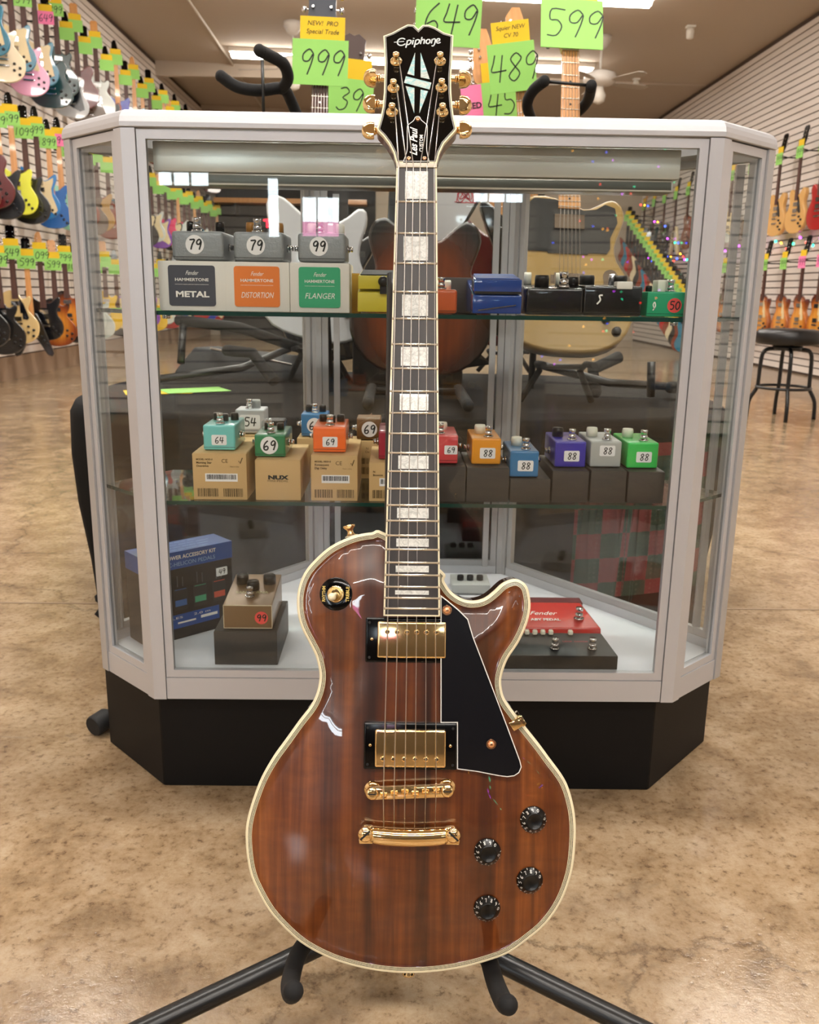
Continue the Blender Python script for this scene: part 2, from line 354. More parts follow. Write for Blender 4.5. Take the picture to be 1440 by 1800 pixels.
wl = MB().box((x0-.12, y0-.2, 0), (x0-.012, y1+.2, 4.1)).build('wall_left', GROOVE); tag(wl, kind='structure')
wr = MB().box((x1+.012, y0-.2, 0), (x1+.12, y1+.2, 4.0)).build('wall_right', GROOVE); tag(wr, kind='structure')
def slats(wall, x, sgn, z0, ztop):
    me = MB().box((0, y0, .0065), (.012*sgn, y1, .0697)).mesh('slat', SLAT); z = z0
    while z < ztop: inst('slat', me, wall, (x, 0, z)); z += .0762
slats(wl, x0-.012, 1, .21, 3.93); slats(wr, x1+.012, -1, .02, 3.74)
bl = MB().box((x0-.012, y0, 0), (x0+.006, y1, .205)).build('baseboard_left', BASE); tag(bl, kind='structure')
wb = MB().box((x0-.2, y1, 0), (x1+.2, y1+.15, 4.1)).build('wall_back', mat('back_wall_paint', '#b7a998', .8)); tag(wb, kind='structure')
WF = mat('front_wall_paint', '#4a433b', .8)
wf = MB()
# storefront: piers and spandrels around five openings
wins = [(-3.42, -3.0, .8, 2.5), (-2.25, -1.72, 1.72, 1.9), (-1.24, -1.08, 1.28, 1.86), (-.92, -.52, 1.29, 1.70), (.68, 1.2, 1.62, 1.76), (3.8, 4.05, 1.4, 2.4)]
xs = [x0-.2]+[v for a in wins for v in a[:2]]+[x1+.2]
for i in range(0, len(xs), 2): wf.box((xs[i], y0-.12, 0), (xs[i+1], y0, 4.1))
for a, b, c, d in wins: wf.box((a, y0-.12, 0), (b, y0, c)); wf.box((a, y0-.12, d), (b, y0, 4.1))
wf = wf.build('wall_front', WF); tag(wf, kind='structure')
MUL = mat('window_frame_dark', '#3a3a3c', .4)
for k, (a, b, c, d) in enumerate(wins):
    wi = MB().box((a, y0-.07, c), (b, y0-.055, d)).build('window_%d' % (k+1), GLASS); tag(wi, kind='structure')
    fr = MB().box((a, y0-.09, c), (a+.03, y0-.02, d)).box((b-.03, y0-.09, c), (b, y0-.02, d)).box((a, y0-.09, c), (b, y0-.02, c+.03)).box((a, y0-.09, d-.03), (b, y0-.02, d))
    for q in range(1, max(1, int((b-a)/.16))): fr.box((a+q*.16, y0-.08, c), (a+q*.16+.012, y0-.03, d))
    fr.build('window_frame', MUL, wi)
    ld = bpy.data.lights.new('daylight', 'AREA'); ld.shape = 'RECTANGLE'; ld.size = b-a; ld.size_y = d-c
    ld.energy = 20*(b-a)*(d-c)*PI; ld.color = (.86, .93, 1.0)
    lo = bpy.data.objects.new('window_daylight', ld); put(lo); lo.location = ((a+b)/2, y0-.2, (c+d)/2); lo.rotation_euler = (math.radians(90), 0, 0)

# back of the shop: dark doorway, shelf with goods
db = MB().box((-3.3, y1-.06, 0), (-.4, y1-.001, 2.9)).build('door_1', mat('dark_opening', '#1d1b1a', .8)); tag(db, kind='structure')
sh = empty('wall_shelf', (-1.9, y1-.3, 2.32), 0, 'long light wooden shelf across the dark end of the shop', 'shelf')
MB().box((-1.35, -.2, 0), (1.35, .23, .08)).build('board', M_MAPLE, sh)
for k in (-1, 1): MB().box((k*1.0-.02, -.1, -.18), (k*1.0+.02, .23, 0)).build('bracket', TUBE, sh)
SIGN = mat('red_neon', '#ff2030', .4, emit='#ff2035', estr=5)
sg = empty('neon_sign', (-2.45, y1-.12, 2.0), 0, 'small red glowing sign under the shelf at the far end', 'sign')
MB().box((-.17, -.02, -.1), (.2, .04, .12)).build('backing', DARKM, sg)
lettering('E', .2, face(-.08, -.025, 0), SIGN, sg, 'letter'); MB().box((.02, -.026, .04), (.16, -.022, .07)).box((.07, -.026, -.07), (.1, -.022, .07)).build('letter', SIGN, sg)

# ceiling conduit, sensors
t = empty('conduit', (-2.36, 13, 3.955), 0, 'thin white conduit running along the ceiling left of the fan', 'conduit')
MB().tube([(.05, -8, 0), (0, -2, 0), (-.05, 4, 0)], .016, 8).build('pipe', mat('white_conduit', '#cfc6b8', .5), t)
for (x, y, lb) in ((3.34, 11.13, 'small white box on the ceiling nearest the right wall'), (3.39, 13.7, 'small white spotlight head on the ceiling behind the right fan')):
    z = ceil_z(x); s_ = empty('ceiling_sensor', (x, y, z), 0, lb, 'sensor'); MB().box((-.05, -.04, -.02), (.05, .04, 0)).build('mount', WHITEP, s_); MB().lathe([(.03, -.02), (.045, -.05), (.04, -.13), (.02, -.14)]).build('head', WHITEP, s_)

# fluorescent fittings (two per row); rows past the second unseen, added for light
TUBEL = mat('lit_tube', '#ffffff', .4, emit='#fff6ec', estr=26); HOUS = mat('fitting_white', '#d8d2c8', .5)
rows = [(13.0, 'ninth row'), (10.12, 'eighth row'), (7.2, ''), (4.3, ''), (1.5, ''), (-2.0, ''), (-4.7, '')]
for ri, (yy, _) in enumerate(rows):
    for si, xa in enumerate((-1.06, 1.42)):
        z = ceil_z(xa)-.004
        lb = ('white two-tube fluorescent fitting on the ceiling beside the %s fan' % ('left' if si == 0 else 'right')) if ri == 0 else \
             'two-tube fluorescent fitting, %s half, %s ceiling row from the far end' % (('left', 'right')[si], ('first', 'second', 'third', 'fourth', 'fifth', 'sixth', 'seventh')[ri])
        t = empty('fluorescent_light', (xa, yy, z), 0, lb, 'ceiling light', 'fluorescent fittings in rows across the ceiling')
        MB().box((-1.22, -.07, -.06), (1.22, .07, 0)).build('housing', HOUS, t, .008, 1)
        for k in (-.04, .04): MB().tube([(-1.18, k, -.09), (1.18, k, -.09)], .03, 8).build('tube', TUBEL, t)
        ld = bpy.data.lights.new('fluorescent', 'AREA'); ld.shape = 'RECTANGLE'; ld.size = 2.36; ld.size_y = .12; ld.energy = 40; ld.color = (1.0, .97, .93)
        lo = bpy.data.objects.new('fluorescent_glow', ld); put(lo, t); lo.location = (0, 0, -.125); t.rotation_euler = (0, .0242, 0)

# ceiling fans
def fan(x, y, rot, lb):
    z = ceil_z(x); t = empty('ceiling_fan', (x, y, z), 0, lb, 'ceiling fan'); FW = mat('fan_white', '#c9c3ba', .45)
    MB().lathe([(.11, 0), (.11, -.05), (.07, -.12), (.022, -.155)], n=20).build('canopy', FW, t)
    MB().tube([(0, 0, -.12), (0, 0, -.40)], .014, 8).build('rod', FW, t)
    MB().lathe([(.03, -.37), (.11, -.39), (.19, -.42), (.2, -.5), (.15, -.54), (.06, -.56)], n=24).build('motor', FW, t)
    MB().lathe([(.05, -.55), (.055, -.60), (.085, -.66), (.07, -.73), (.02, -.76)], n=20).build('light_kit', mat('frosted', '#cfcac0', .3), t)
    bl_ = MB().prism([(.20, -.03), (.30, -.055), (.62, -.07), (.68, -.03), (.68, .03), (.62, .07), (.30, .055), (.20, .03)], lambda p: (p[0], p[1], -.512-p[1]*.18), lambda p: (p[0], p[1], -.520-p[1]*.18)).mesh('blade', mat('fan_blade', '#a39a8e', .5))
    for k in range(5): inst('blade', bl_, t, rot=(0, 0, rot+k*2*PI/5))
fan(-1.28, 11.7, .5, 'white five-blade ceiling fan left of the headstock, behind the 999 card')
fan(2.45, 11.7, .35, 'white five-blade ceiling fan on the right half of the ceiling')

# ================================================================== GENERIC GUITARS
BODY = [(-28.2,-23.1),(-42.1,-23.5),(-56.7,-21.0),(-70.0,-16.2),(-84.4,-8.5),(-97.4,2.7),(-108.6,15.6),(-114.9,29.1),(-117.6,43.7),(-116.8,60.5),(-112.6,75.0),(-105.8,88.3),(-98.3,102.8),(-94.3,117.9),(-94.0,128.9),(-96.7,141.8),(-103.0,155.2),(-114.1,169.9),(-128.8,190.8),(-140.2,206.9),(-151.7,227.4),(-159.6,247.8),(-165.2,267.1),(-167.6,284.0),(-166.5,305.5),(-162.8,325.8),(-155.9,342.6),(-142.6,365.2),(-123.4,385.9),(-104.6,400.8),(-78.0,413.9),(-51.1,421.7),(-24.3,426.1),(2.4,427.3),(29.2,425.5),(55.9,421.1),(82.6,413.6),(103.4,405.4),(122.2,391.8),(140.9,375.3),(156.4,352.4),(166.8,323.2),(170.3,293.5),(170.0,267.3),(165.9,245.9),(158.5,226.8),(143.7,206.6),(131.9,191.0),(120.1,176.6),(106.9,160.2),(96.5,145.4),(92.8,132.7),(93.3,121.3),(98.9,104.7),(109.8,87.7),(118.0,69.0),(121.6,52.0),(120.3,37.5),(116.7,28.3),(109.1,23.1),(101.5,23.2),(92.3,27.4),(83.0,36.0),(73.8,42.7),(62.8,45.4),(51.7,43.5),(40.6,36.4),(32.9,25.1),(29.5,14.1)]
LP2 = [(s/1000, (427-t)/1000) for s, t in BODY[::2]]
mm = lambda L_: [(a/1000, b/1000) for a, b in L_]
OUT = {
 'single': (LP2, .175, .445),
 'strat': (mm([(0,0),(60,5),(115,28),(150,72),(160,125),(145,180),(118,225),(112,262),(125,300),(142,345),(145,385),(128,395),(100,378),(72,352),(46,338),(-28,350),(-60,372),(-90,405),(-122,440),(-146,452),(-154,428),(-140,370),(-122,305),(-116,262),(-125,222),(-150,172),(-163,120),(-150,68),(-110,26),(-60,5)]), .135, .36),
 'tele': (mm([(0,0),(70,4),(125,32),(155,82),(162,130),(145,190),(118,232),(112,270),(124,308),(136,345),(128,380),(106,392),(84,384),(62,372),(36,366),(-34,392),(-80,396),(-120,378),(-138,335),(-126,290),(-114,252),(-122,215),(-150,160),(-164,112),(-150,62),(-110,20),(-60,3)]), .135, .425),
 'hollow': (mm([(0,0),(80,5),(145,35),(185,88),(196,145),(180,200),(145,245),(130,285),(142,325),(152,365),(138,402),(108,414),(78,396),(48,368),(28,360),(-28,360),(-48,368),(-78,396),(-108,414),(-138,402),(-152,365),(-142,325),(-130,285),(-145,245),(-180,200),(-196,145),(-185,88),(-145,35),(-80,5)]), .17, .37),
 'offset': (mm([(0,8),(60,0),(120,18),(158,66),(168,122),(152,172),(128,212),(118,250),(124,290),(136,330),(134,365),(112,372),(84,350),(56,334),(30,330),(-30,345),(-60,365),(-95,392),(-130,398),(-144,372),(-138,325),(-128,285),(-134,245),(-152,205),(-166,150),(-160,95),(-125,45),(-60,18)]), .14, .35),
 'vee': (mm([(0,150),(55,60),(110,-40),(150,-55),(165,-30),(130,90),(85,230),(48,320),(0,340),(-48,320),(-85,230),(-130,90),(-165,-30),(-150,-55),(-110,-40),(-55,60)]), .16, .34)}
CACHE = {}
def body_mesh(style):
    if ('b', style) in CACHE: return CACHE['b', style]
    o = OUT[style][0]; o = crom(o, 2) if style != 'vee' else o
    R = [[(x, .022, z) for x, z in offset(o, .008)], [(x, .016, z) for x, z in o], [(x, -.016, z) for x, z in o], [(x, -.0205, z) for x, z in offset(o, .003)], [(x, -.022, z) for x, z in offset(o, .007)]]
    me = MB().rings(R, 0, True, True, True).mesh('body', WHITEP); CACHE['b', style] = me; return me
def gen_part(key, fn):
    if key not in CACHE: CACHE[key] = fn()
    return CACHE[key]
def head_pts(kind):
    if kind == 'inline': return mm([(-21,0),(-24,18),(-38,30),(-42,55),(-33,120),(-28,165),(-8,188),(14,185),(20,160),(28,120),(30,60),(24,20),(21,0)])
    return mm([(-21,0),(-24,14),(-36,34),(-41,46),(-36,80),(-36,140),(-37,168),(-15,184),(0,178),(15,184),(37,168),(36,140),(36,80),(41,46),(36,34),(24,14),(21,0)])
def guitar(style, bodym, loc, rz=0, label='', group=None, neck='rose', guard=None, head='3', headm=None, hw=CHROME, detail=1, price=None, yellow=True, tilt=0, pickups=2, scale=1.0, roll=0, knobs=True, low=None, inl=True, cardz=.73, cardw=.15, cardh=.11, cardm=None, cardx=0, note=None):
    t = empty({'single': 'electric_guitar', 'strat': 'electric_guitar', 'tele': 'electric_guitar', 'hollow': 'semi_hollow_guitar', 'offset': 'electric_guitar', 'vee': 'electric_guitar'}[style], loc, rz, label, 'guitar', group)
    t.rotation_euler = (tilt, roll, rz); t.scale = (scale,)*3
    br, jt = OUT[style][1], OUT[style][2]; L_ = .6287 if style in ('single', 'hollow', 'vee') else .648; nut = br+L_
    inst('body', body_mesh(style), t, m=bodym)
    NM = {'rose': M_ROSEN, 'maple': M_MAPLE, 'dark': mat('dark_neck', '#1c1512', .5)}[neck]; BM = {'rose': M_ROSEN, 'maple': M_MAPLE, 'dark': mat('dark_neck', '#1c1512', .5)}[neck]
    end = jt-.065
    def nk():
        w0, w1 = .021, .027
        m_ = MB().rings([[(x*w1/.027, -.030+y, end) for x, y in ((-.027, 0), (.027, 0), (.025, .014), (.012, .02), (-.012, .02), (-.025, .014))], [(x*w0/.027, -.030+y, nut) for x, y in ((-.027, 0), (.027, 0), (.025, .012), (.012, .018), (-.012, .018), (-.025, .012))]], 0, False, True, True)
        return m_.mesh('neck', NM)
    inst('neck', gen_part(('n', style, neck), nk), t)
    hk = 'inline' if head == 'inline' else '3'
    hp = head_pts(hk)
    def hm_():
        return MB().prism(hp, lambda p: (p[0], -.026+p[1]*.16, nut+p[1]*.98), lambda p: (p[0], -.011+p[1]*.16, nut+p[1]*.98)).mesh('headstock', BLACKP)
    inst('headstock', gen_part(('h', hk, style), hm_), t, m=headm or (M_MAPLE if head == 'inline' else BLACKP))
    def tn():
        mb = MB()
        for k in range(6):
            if hk == 'inline': px, pz, bx = -.012-.001*k, .03+.024*k, -.052+.003*k
            else: px = (-.024 if k < 3 else .024); pz = .055+.036*(k % 3); bx = -.05 if k < 3 else .05
            y = -.026+pz*.16; z = nut+pz*.98
            mb.lathe([(.0045, 0), (.0045, .004), (.003, .005), (.003, .010)], (px, y, z), (0, -1, 0), 8)
            mb.tube([(px*1.3, y+.02, z), (bx, y+.02, z)], .002, 5); mb.ball((bx, y+.02, z), .008, 8, 5, sc3=(.9, .5, 1.2))
        return mb.mesh('tuners', CHROME)
    if detail:
        tu = inst('tuners', gen_part(('t', hk, style), tn), t, m=hw); tu['kind'] = 'stuff'
    if guard:
        gp = {'single': mm([(28,395),(34,380),(60,340),(95,225),(85,205),(46,212),(46,260),(30,262)]), 'hollow': mm([(28,340),(45,330),(80,250),(100,190),(80,180),(45,200),(30,260)]),
              'strat': mm([(-28,352),(-75,370),(-95,330),(-90,270),(-60,230),(-55,130),(0,110),(60,85),(105,50),(135,85),(120,140),(95,210),(92,270),(112,330),(115,365),(70,340),(46,330)]),
              'offset': mm([(-28,345),(-85,372),(-105,330),(-95,260),(-60,210),(-50,140),(0,110),(80,70),(125,90),(110,180),(95,260),(110,330),(90,345),(50,326)]),
              'tele': mm([(-34,384),(-85,386),(-122,350),(-118,300),(-104,250),(-108,262),(-100,252),(-52,250),(-50,246),(-50,246),(46,246),(46,250),(92,250),(100,262),(100,290),(118,330),(112,368),(88,376),(66,362),(36,358)]),
              'vee': mm([(0,320),(40,300),(70,210),(110,70),(60,80),(0,170),(-20,260)])}[style]
        inst('pickguard', gen_part(('g', style), lambda: MB().prism(gp, lambda p: (p[0], -.0222, p[1]), lambda p: (p[0], -.0250, p[1])).mesh('pickguard', GUARD)), t, m=guard)
    pu = {2: (br+.04, end-.035), 1: (br+.04,), 3: (br+.035, br+.09, end-.03)}[pickups]
    for z in pu: inst('pickup', gen_part(('p', hw.name, pickups), lambda: MB().box((-.036, -.032, -.018), (.036, -.021, .018)).mesh('pickup', hw) if pickups < 3 else MB().box((-.036, -.03, -.009), (.036, -.021, .009)).mesh('pickup', WHITEP)), t, (0, 0, z))
    inst('bridge', gen_part(('br', hw.name), lambda: MB().box((-.042, -.034, -.007), (.042, -.021, .007)).mesh('bridge', hw, .002, 1)), t, (0, 0, br))
    if style in ('single', 'hollow', 'vee'): inst('tailpiece', gen_part(('tp', hw.name), lambda: MB().box((-.046, -.034, -.008), (.046, -.021, .006)).mesh('tailpiece', hw, .003, 1)), t, (0, 0, br-.045))
    if knobs and detail:
        for (kx, kz) in {'single': ((.085, .15), (.125, .12), (.08, .10), (.12, .07)), 'hollow': ((.09, .15), (.13, .12), (.09, .09), (.13, .06))}.get(style, ((.07, .12), (.09, .085), (.115, .055))):
            inst('knob', gen_part('knob', lambda: MB().lathe([(.012, 0), (.011, .008), (.008, .015), (.002, .0155)], ax=(0, -1, 0), n=10).mesh('knob', PEGB)), t, (kx, -.022, kz), m=low)
    if detail > 1:
        fm = MB()
        for k in range(1, 22):
            z = nut-L_*(1-2**(-k/12)); 
            if z < end+.003: break
            f_ = (nut-z)/L_; wd = .021+.0075*f_*1.25; fm.box((-wd, -.0315, z-.0009), (wd, -.0298, z+.0009))
        fm.build('frets', FRET, t)['kind'] = 'stuff'
        dm = MB()
        for k in (3, 5, 7, 9, 12, 15, 17):
            z = nut-L_*(1-2**(-(k-.5)/12))
            if z > end: dm.lathe([(.003, 0), (.0028, .0008)], (0, -.0300, z), (0, -1, 0), 10)
        dm.build('fret_markers', INK if neck == 'maple' else M_PEARL, t)['kind'] = 'stuff'
        for k in range(6):
            a = (-.0175+.007*k); MB().tube([(a, -.0325, nut), (a*1.45, -.0385, br)], .0006, 5).build('string', STEEL, t)
        inst('nut', MB().box((-.021, -.033, -.002), (.021, -.026, .002)).mesh('nut', NUT), t, (0, 0, nut))
    if price:
        cz = cardz
        cm = cardm or CARDG
        inst('price_card', gen_part(('card', cardw, cardh), lambda: MB().box((-cardw/2, -.001, -cardh/2), (cardw/2, .001, cardh/2)).mesh('price_card', CARDG)), t, (cardx, -.042, cz), m=cm)
        if detail: hand(price, cardh*.56, .006 if loc[1] > 5 else .0036, face(cardx, -.0435, cz), INK, t, slant=.15, gap=.66)
        if yellow: inst('description_card', gen_part(('ycard', cardw), lambda: MB().box((-cardw*.4, -.001, -.035), (cardw*.4, .001, .035)).mesh('description_card', CARDY)), t, (cardx+.004, -.036, cz+cardh/2+.022))
        for j_, ln in enumerate(note or ()): lettering(ln, .016, face(cardx+.004, -.0375, cz+cardh/2+.040-.020*j_), INK, t, 'handwriting', shear=.2)
    return t

GM = {}
def gm(c):
    if c not in GM: GM[c] = mat('lacquer_'+c.strip('#'), c, .22, coat=1)
    return GM[c]
BURST = m_burst('sunburst_amber', '#d68a2c', '#9c4a14', '#1c0d08'); BURSTR = m_burst('sunburst_honey', '#e09a3c', '#c06a20', '#5c1a10'); NATURAL = mat('natural_maple', '#d5a562', .25, coat=.8)
HANG = MB().tube([(-.222, .128, 0), (-.03, .055, 0), (0, .02, 0)], .008, 6).tube([(-.038, -.031, .008), (-.035, -.01, 0), (-.03, .018, 0), (.03, .018, 0), (.035, -.01, 0), (.038, -.031, .008)], .006, 6).mesh('hanger', FOAM)
HANGL = MB().tube([(0, .158, 0), (0, .02, 0)], .007, 5).tube([(-.040, -.034, .008), (-.034, .02, 0), (.034, .02, 0), (.040, -.034, .008)], .006, 5).mesh('hanger', FOAM)
ORD = ['nearest', 'second', 'third', 'fourth', 'fifth', 'sixth', 'seventh', 'eighth', 'ninth', 'tenth', 'eleventh', 'twelfth', 'thirteenth', 'fourteenth', 'fifteenth', 'sixteenth', 'seventeenth', 'eighteenth', 'nineteenth', 'twentieth',
       'twenty-first', 'twenty-second', 'twenty-third', 'twenty-fourth', 'twenty-fifth', 'twenty-sixth', 'twenty-seventh', 'twenty-eighth', 'twenty-ninth', 'thirtieth', 'thirty-first', 'thirty-second', 'thirty-third', 'thirty-fourth', 'thirty-fifth', 'thirty-sixth', 'thirty-seventh']
CN = {'#d9c6a2': 'natural tan', '#1a6f8c': 'teal', '#e6a3c4': 'pink', '#123b3c': 'dark green', '#0b0b0d': 'black', '#5c0f12': 'dark red', '#b9bcbf': 'silver grey', '#c9cfc9': 'pale white', '#1b5fa8': 'bright blue', '#2478bd': 'sky blue', '#dfe33a': 'neon yellow',
      '#9cd6bd': 'mint green', '#d9bd84': 'butterscotch', '#7a2f16': 'red brown', '#b58b4a': 'gold', '#2a3aa0': 'royal blue', '#d8245f': 'magenta', '#7a3aa8': 'purple', '#2a2450': 'dark purple', '#e3b81f': 'yellow', '#a81f1f': 'red', '#5a4a3c': 'smoky brown'}
def addhang(me, p, rot, k, where):
    tag(inst('guitar_hanger', me, None, p, rot), 'black padded hanger holding the %s guitar of the %s' % (ORD[k], where), 'hanger', 'padded hangers on the %s' % where.split("'")[0])
def lrow(rowname, z, items, d0, step, zalt, dmax, seedcols, x=-3.25, rz0=20, grp=''):
    d = d0; k = 0
    while d < dmax:
        it = items[k] if k < len(items) else (random.choice(['single', 'strat', 'offset', 'tele']), random.choice(seedcols), random.choice([None, 'w', 'b', None]))
        st, c, g = it[:3]; price = it[3] if len(it) > 3 else random.choice(['599', '899', '1099', '649', '799'])
        m_ = c if not isinstance(c, str) else gm(c)
        nm = CN.get(c, 'amber sunburst') if isinstance(c, str) else 'amber sunburst'
        zz = z+(zalt if k % 2 == 1 else 0)
        det = 1 if d < 9.5 else 0
        gmat = {'w': mat('cream_guard', '#d9c79c', .4), 'b': GUARD, None: None}[g]
        rz_ = math.radians(rz0+random.uniform(-6, 6))
        guitar(st, m_, (x, d, zz), rz_, '%s %s guitar, %s along the left wall\'s %s row' % (nm, {'single': 'single-cutaway', 'strat': 'double-cutaway', 'offset': 'offset-waist', 'tele': 'slab-body', 'hollow': 'semi-hollow', 'vee': 'V-shaped'}[st], ORD[k], rowname),
               'guitars hung in the %s row of the left wall' % rowname, neck=random.choice(['rose', 'maple', 'rose']) if st not in ('single', 'hollow') else 'rose', guard=gmat,
               head='3' if st in ('single', 'hollow', 'vee') else 'inline', headm=random.choice([BLACKP, M_MAPLE, BLACKP]), detail=det, price=price, cardz=.76, pickups=2, cardm=CARDP if random.random() < .06 else None)
        addhang(HANG, (x, d, zz+.755), (0, 0, rz_), k, "left wall's %s row" % rowname)
        k += 1; d += step*(1 if d < 10 else 1.35)
cols1 = ['#1a6f8c', '#0b0b0d', '#5c0f12', '#123b3c', '#b9bcbf', '#7a2f16', '#c9cfc9', '#a81f1f', '#2a3aa0']
lrow('top', 2.45, [('offset', '#d9c6a2', None, '599'), ('offset', '#1a6f8c', 'w', '599'), ('single', '#d9c6a2', None), ('offset', '#1a6f8c', 'w', '599'), ('single', '#e6a3c4', 'w', '599'), ('offset', '#1a6f8c', 'w'), ('hollow', '#123b3c', None), ('single', '#123b3c', None), ('offset', '#b9bcbf', 'b'), ('hollow', '#5c0f12', None), ('single', '#5a4a3c', None), ('single', '#c9cfc9', None)],
     7.45, .26, .14, 17, cols1)
lrow('middle', 1.36, [('hollow', '#5c0f12', None), ('hollow', '#5c0f12', 'b', '1099'), ('strat', '#0b0b0d', 'b'), ('offset', '#dfe33a', None, '599'), ('single', '#0b0b0d', None, '1099'), ('strat', '#2478bd', 'w'), ('strat', '#1b5fa8', None), ('offset', '#9cd6bd', None), ('offset', '#9cd6bd', None), ('single', '#7a2f16', None), ('single', '#5a4a3c', None), ('strat', '#b58b4a', None), ('single', '#7a2f16', None)],
     7.2, .27, .06, 17, ['#b58b4a', '#2a3aa0', '#d8245f', '#7a3aa8', '#c9cfc9', '#1a6f8c', '#0b0b0d'])
lrow('bottom', .27, [('single', '#2a2450', None), ('single', '#0b0b0d', None, '899'), ('single', '#0b0b0d', None), ('single', '#d9bd84', 'b', '649'), ('vee', '#0b0b0d', None), ('strat', '#0b0b0d', 'b', '1099'), ('single', BURST, None, '599'), ('single', BURST, None), ('hollow', '#0b0b0d', None), ('single', '#c9cfc9', None)],
     6.9, .30, .07, 17, ['#7a3aa8', '#2a3aa0', '#a81f1f', '#e3b81f', '#0b0b0d', '#c9cfc9', '#5a4a3c'])

# right wall
def rwall(rowname, z, ys, specs, dets=1):
    for k, (yy, sp) in enumerate(zip(ys, specs)):
        st, c, g = sp[:3]; m_ = gm(c) if isinstance(c, str) else c; nm = sp[3]
        guitar(st, m_, (x1-.16, yy, z), math.radians(-86), '%s guitar, %s along the right wall\'s %s row' % (nm, ORD[k], rowname), 'guitars hung in the %s row of the right wall' % rowname,
               guard={'w': mat('cream_guard', '#d9c79c', .4), 'b': GUARD, None: None}[g], price='999', cardz=.74, cardw=.13, head='3' if st in ('single', 'hollow', 'vee') else 'inline', detail=1 if yy < 14 else 0, cardm=sp[4] if len(sp) > 4 else None, scale=1.12)
        addhang(HANGL, (x1-.16, yy, z+.755*1.12), (0, 0, -math.radians(86)), k, "right wall's %s row" % rowname)
rwall('upper', 1.50, [8.5, 9.45, 9.98, 10.5, 11.3, 11.95, 12.55, 13.1, 13.7, 14.3, 14.9, 15.5, 16.1],
      [('single', '#a81f1f', None, 'red single-cutaway'), ('hollow', '#a81f1f', None, 'red semi-hollow'), ('hollow', NATURAL, 'b', 'blonde natural semi-hollow'), ('hollow', NATURAL, 'b', 'blonde natural semi-hollow'), ('single', '#5a4a3c', None, 'smoky brown'), ('strat', '#c9cfc9', 'w', 'white double-cutaway'), ('strat', '#7a2f16', None, 'red-brown'),
       ('strat', '#a81f1f', None, 'dull red'), ('single', '#7a2f16', None, 'brown'), ('vee', '#d9c6a2', None, 'cream V-shaped'), ('strat', '#0b0b0d', None, 'black'), ('strat', '#123b3c', None, 'dark green'), ('strat', '#5a4a3c', None, 'smoky grey')])
rwall('lower', .36, [8.7, 9.2, 9.62, 10.08, 10.6, 11.2, 11.9, 12.6],
      [('single', BURSTR, 'w', 'amber sunburst single-cutaway'), ('single', BURSTR, 'w', 'sunburst single-cutaway with pink card', CARDP), ('single', BURSTR, 'w', 'honey sunburst single-cutaway with red card', CARDP), ('single', BURSTR, 'w', 'honey sunburst single-cutaway'), ('single', BURSTR, 'w', 'honey sunburst single-cutaway'), ('single', BURST, None, 'dark sunburst'), ('single', BURST, None, 'brown sunburst'), ('strat', '#a81f1f', None, 'red')])
# a stepped rack of dark guitars seen through the right of the case
STEPN = 20; step_pts = []
for k in range(STEPN):
    px, py = 1108+5.6*k, 362+7.4*k
    d = ((px-720)/1553*_r-(py-900)/1553*_u+_f); D = 4.05/d.x; p = d*D+V((0, 0, CAMH))
    guitar('strat', gm(['#7a2f16', '#1a6f8c', '#a81f1f', '#7a2f16', '#d9c6a2', '#0b0b0d'][k % 6]), (p.x, p.y, max(.05, p.z-.97)), math.radians(-42), '%s guitar, %s of the stepped row descending the right wall' % (['red-brown', 'turquoise', 'red', 'brown', 'natural', 'black'][k % 6], ORD[k].replace('nearest', 'highest')), 'stepped row on the right wall', neck='dark', headm=BLACKP, head='3', detail=1, price='799', cardz=.77)
    gz_ = max(.05, p.z-.97)+.80; step_pts.append((p.x+.12, p.y-.05, gz_+.20))
    hg = MB().tube([(x1-.0005-p.x, .03, 0), (.0, .03, 0)], .009, 6).build('guitar_hanger', FOAM); hg.location = (p.x, p.y, gz_)
    tag(hg, 'long black hanger arm of the %s guitar in the stepped row' % ORD[k].replace('nearest', 'highest'), 'hanger', 'stepped hanger arms')

# string of coloured bulbs along the right wall, and one behind the camera
BC = [mat('bulb_%d' % k, c, .4, emit=c, estr=9) for k, c in enumerate(('#ff3a30', '#3050ff', '#20e0a0', '#ffb030', '#d040ff'))]
def bulbs(name, pts, label, r=.014):
    t = empty(name, pts[0], 0, label, 'string lights'); o = V(pts[0])
    MB().tube([V(p)-o for p in pts], .003, 4).build('wire', TUBE, t)
    ms = [MB().ball((0, 0, 0), r, 8, 6).mesh('bulb', b) for b in BC]
    for k, p in enumerate(pts): inst('bulb', ms[(k*3+k//4) % 5], t, V(p)-o+V((0, 0, -r)))
bulbs('string_lights', [(step_pts[min(19, int(k*1.45))][0]+.05, step_pts[min(19, int(k*1.45))][1]-.02*(k % 2), step_pts[min(19, int(k*1.45))][2]+.06*(k % 3)) for k in range(14)], 'string of coloured bulbs trailing over the stepped row of guitars')
bulbs('string_lights', [(x1-.12, 8+.16*k, 1.42+.05*math.sin(k*1.7)) for k in range(50)], 'string of coloured bulbs above the lower row on the right wall')
bulbs('string_lights', [(1.2+.06*(k % 11 if (k//11) % 2 == 0 else 10-k % 11)+random.uniform(0, .6), -5.2+random.uniform(-.2, .2), 2.25-.045*k+.1*math.sin(k)) for k in range(46)], 'coloured fairy lights hung in a zigzag by the shop front', .011)
# pink poster by the front window; its glow stands in for daylight behind it
MB().box((-.90, y0-.048, 1.29), (-.54, y0-.044, 1.45)).build('window_poster', mat('pink_poster_glow', '#ff8fd0', .6, emit='#ff8fd0', estr=7)); tag(bpy.data.objects['window_poster'], 'pink poster with a painted-in glow in the lower half of a small shop-front window', 'poster')

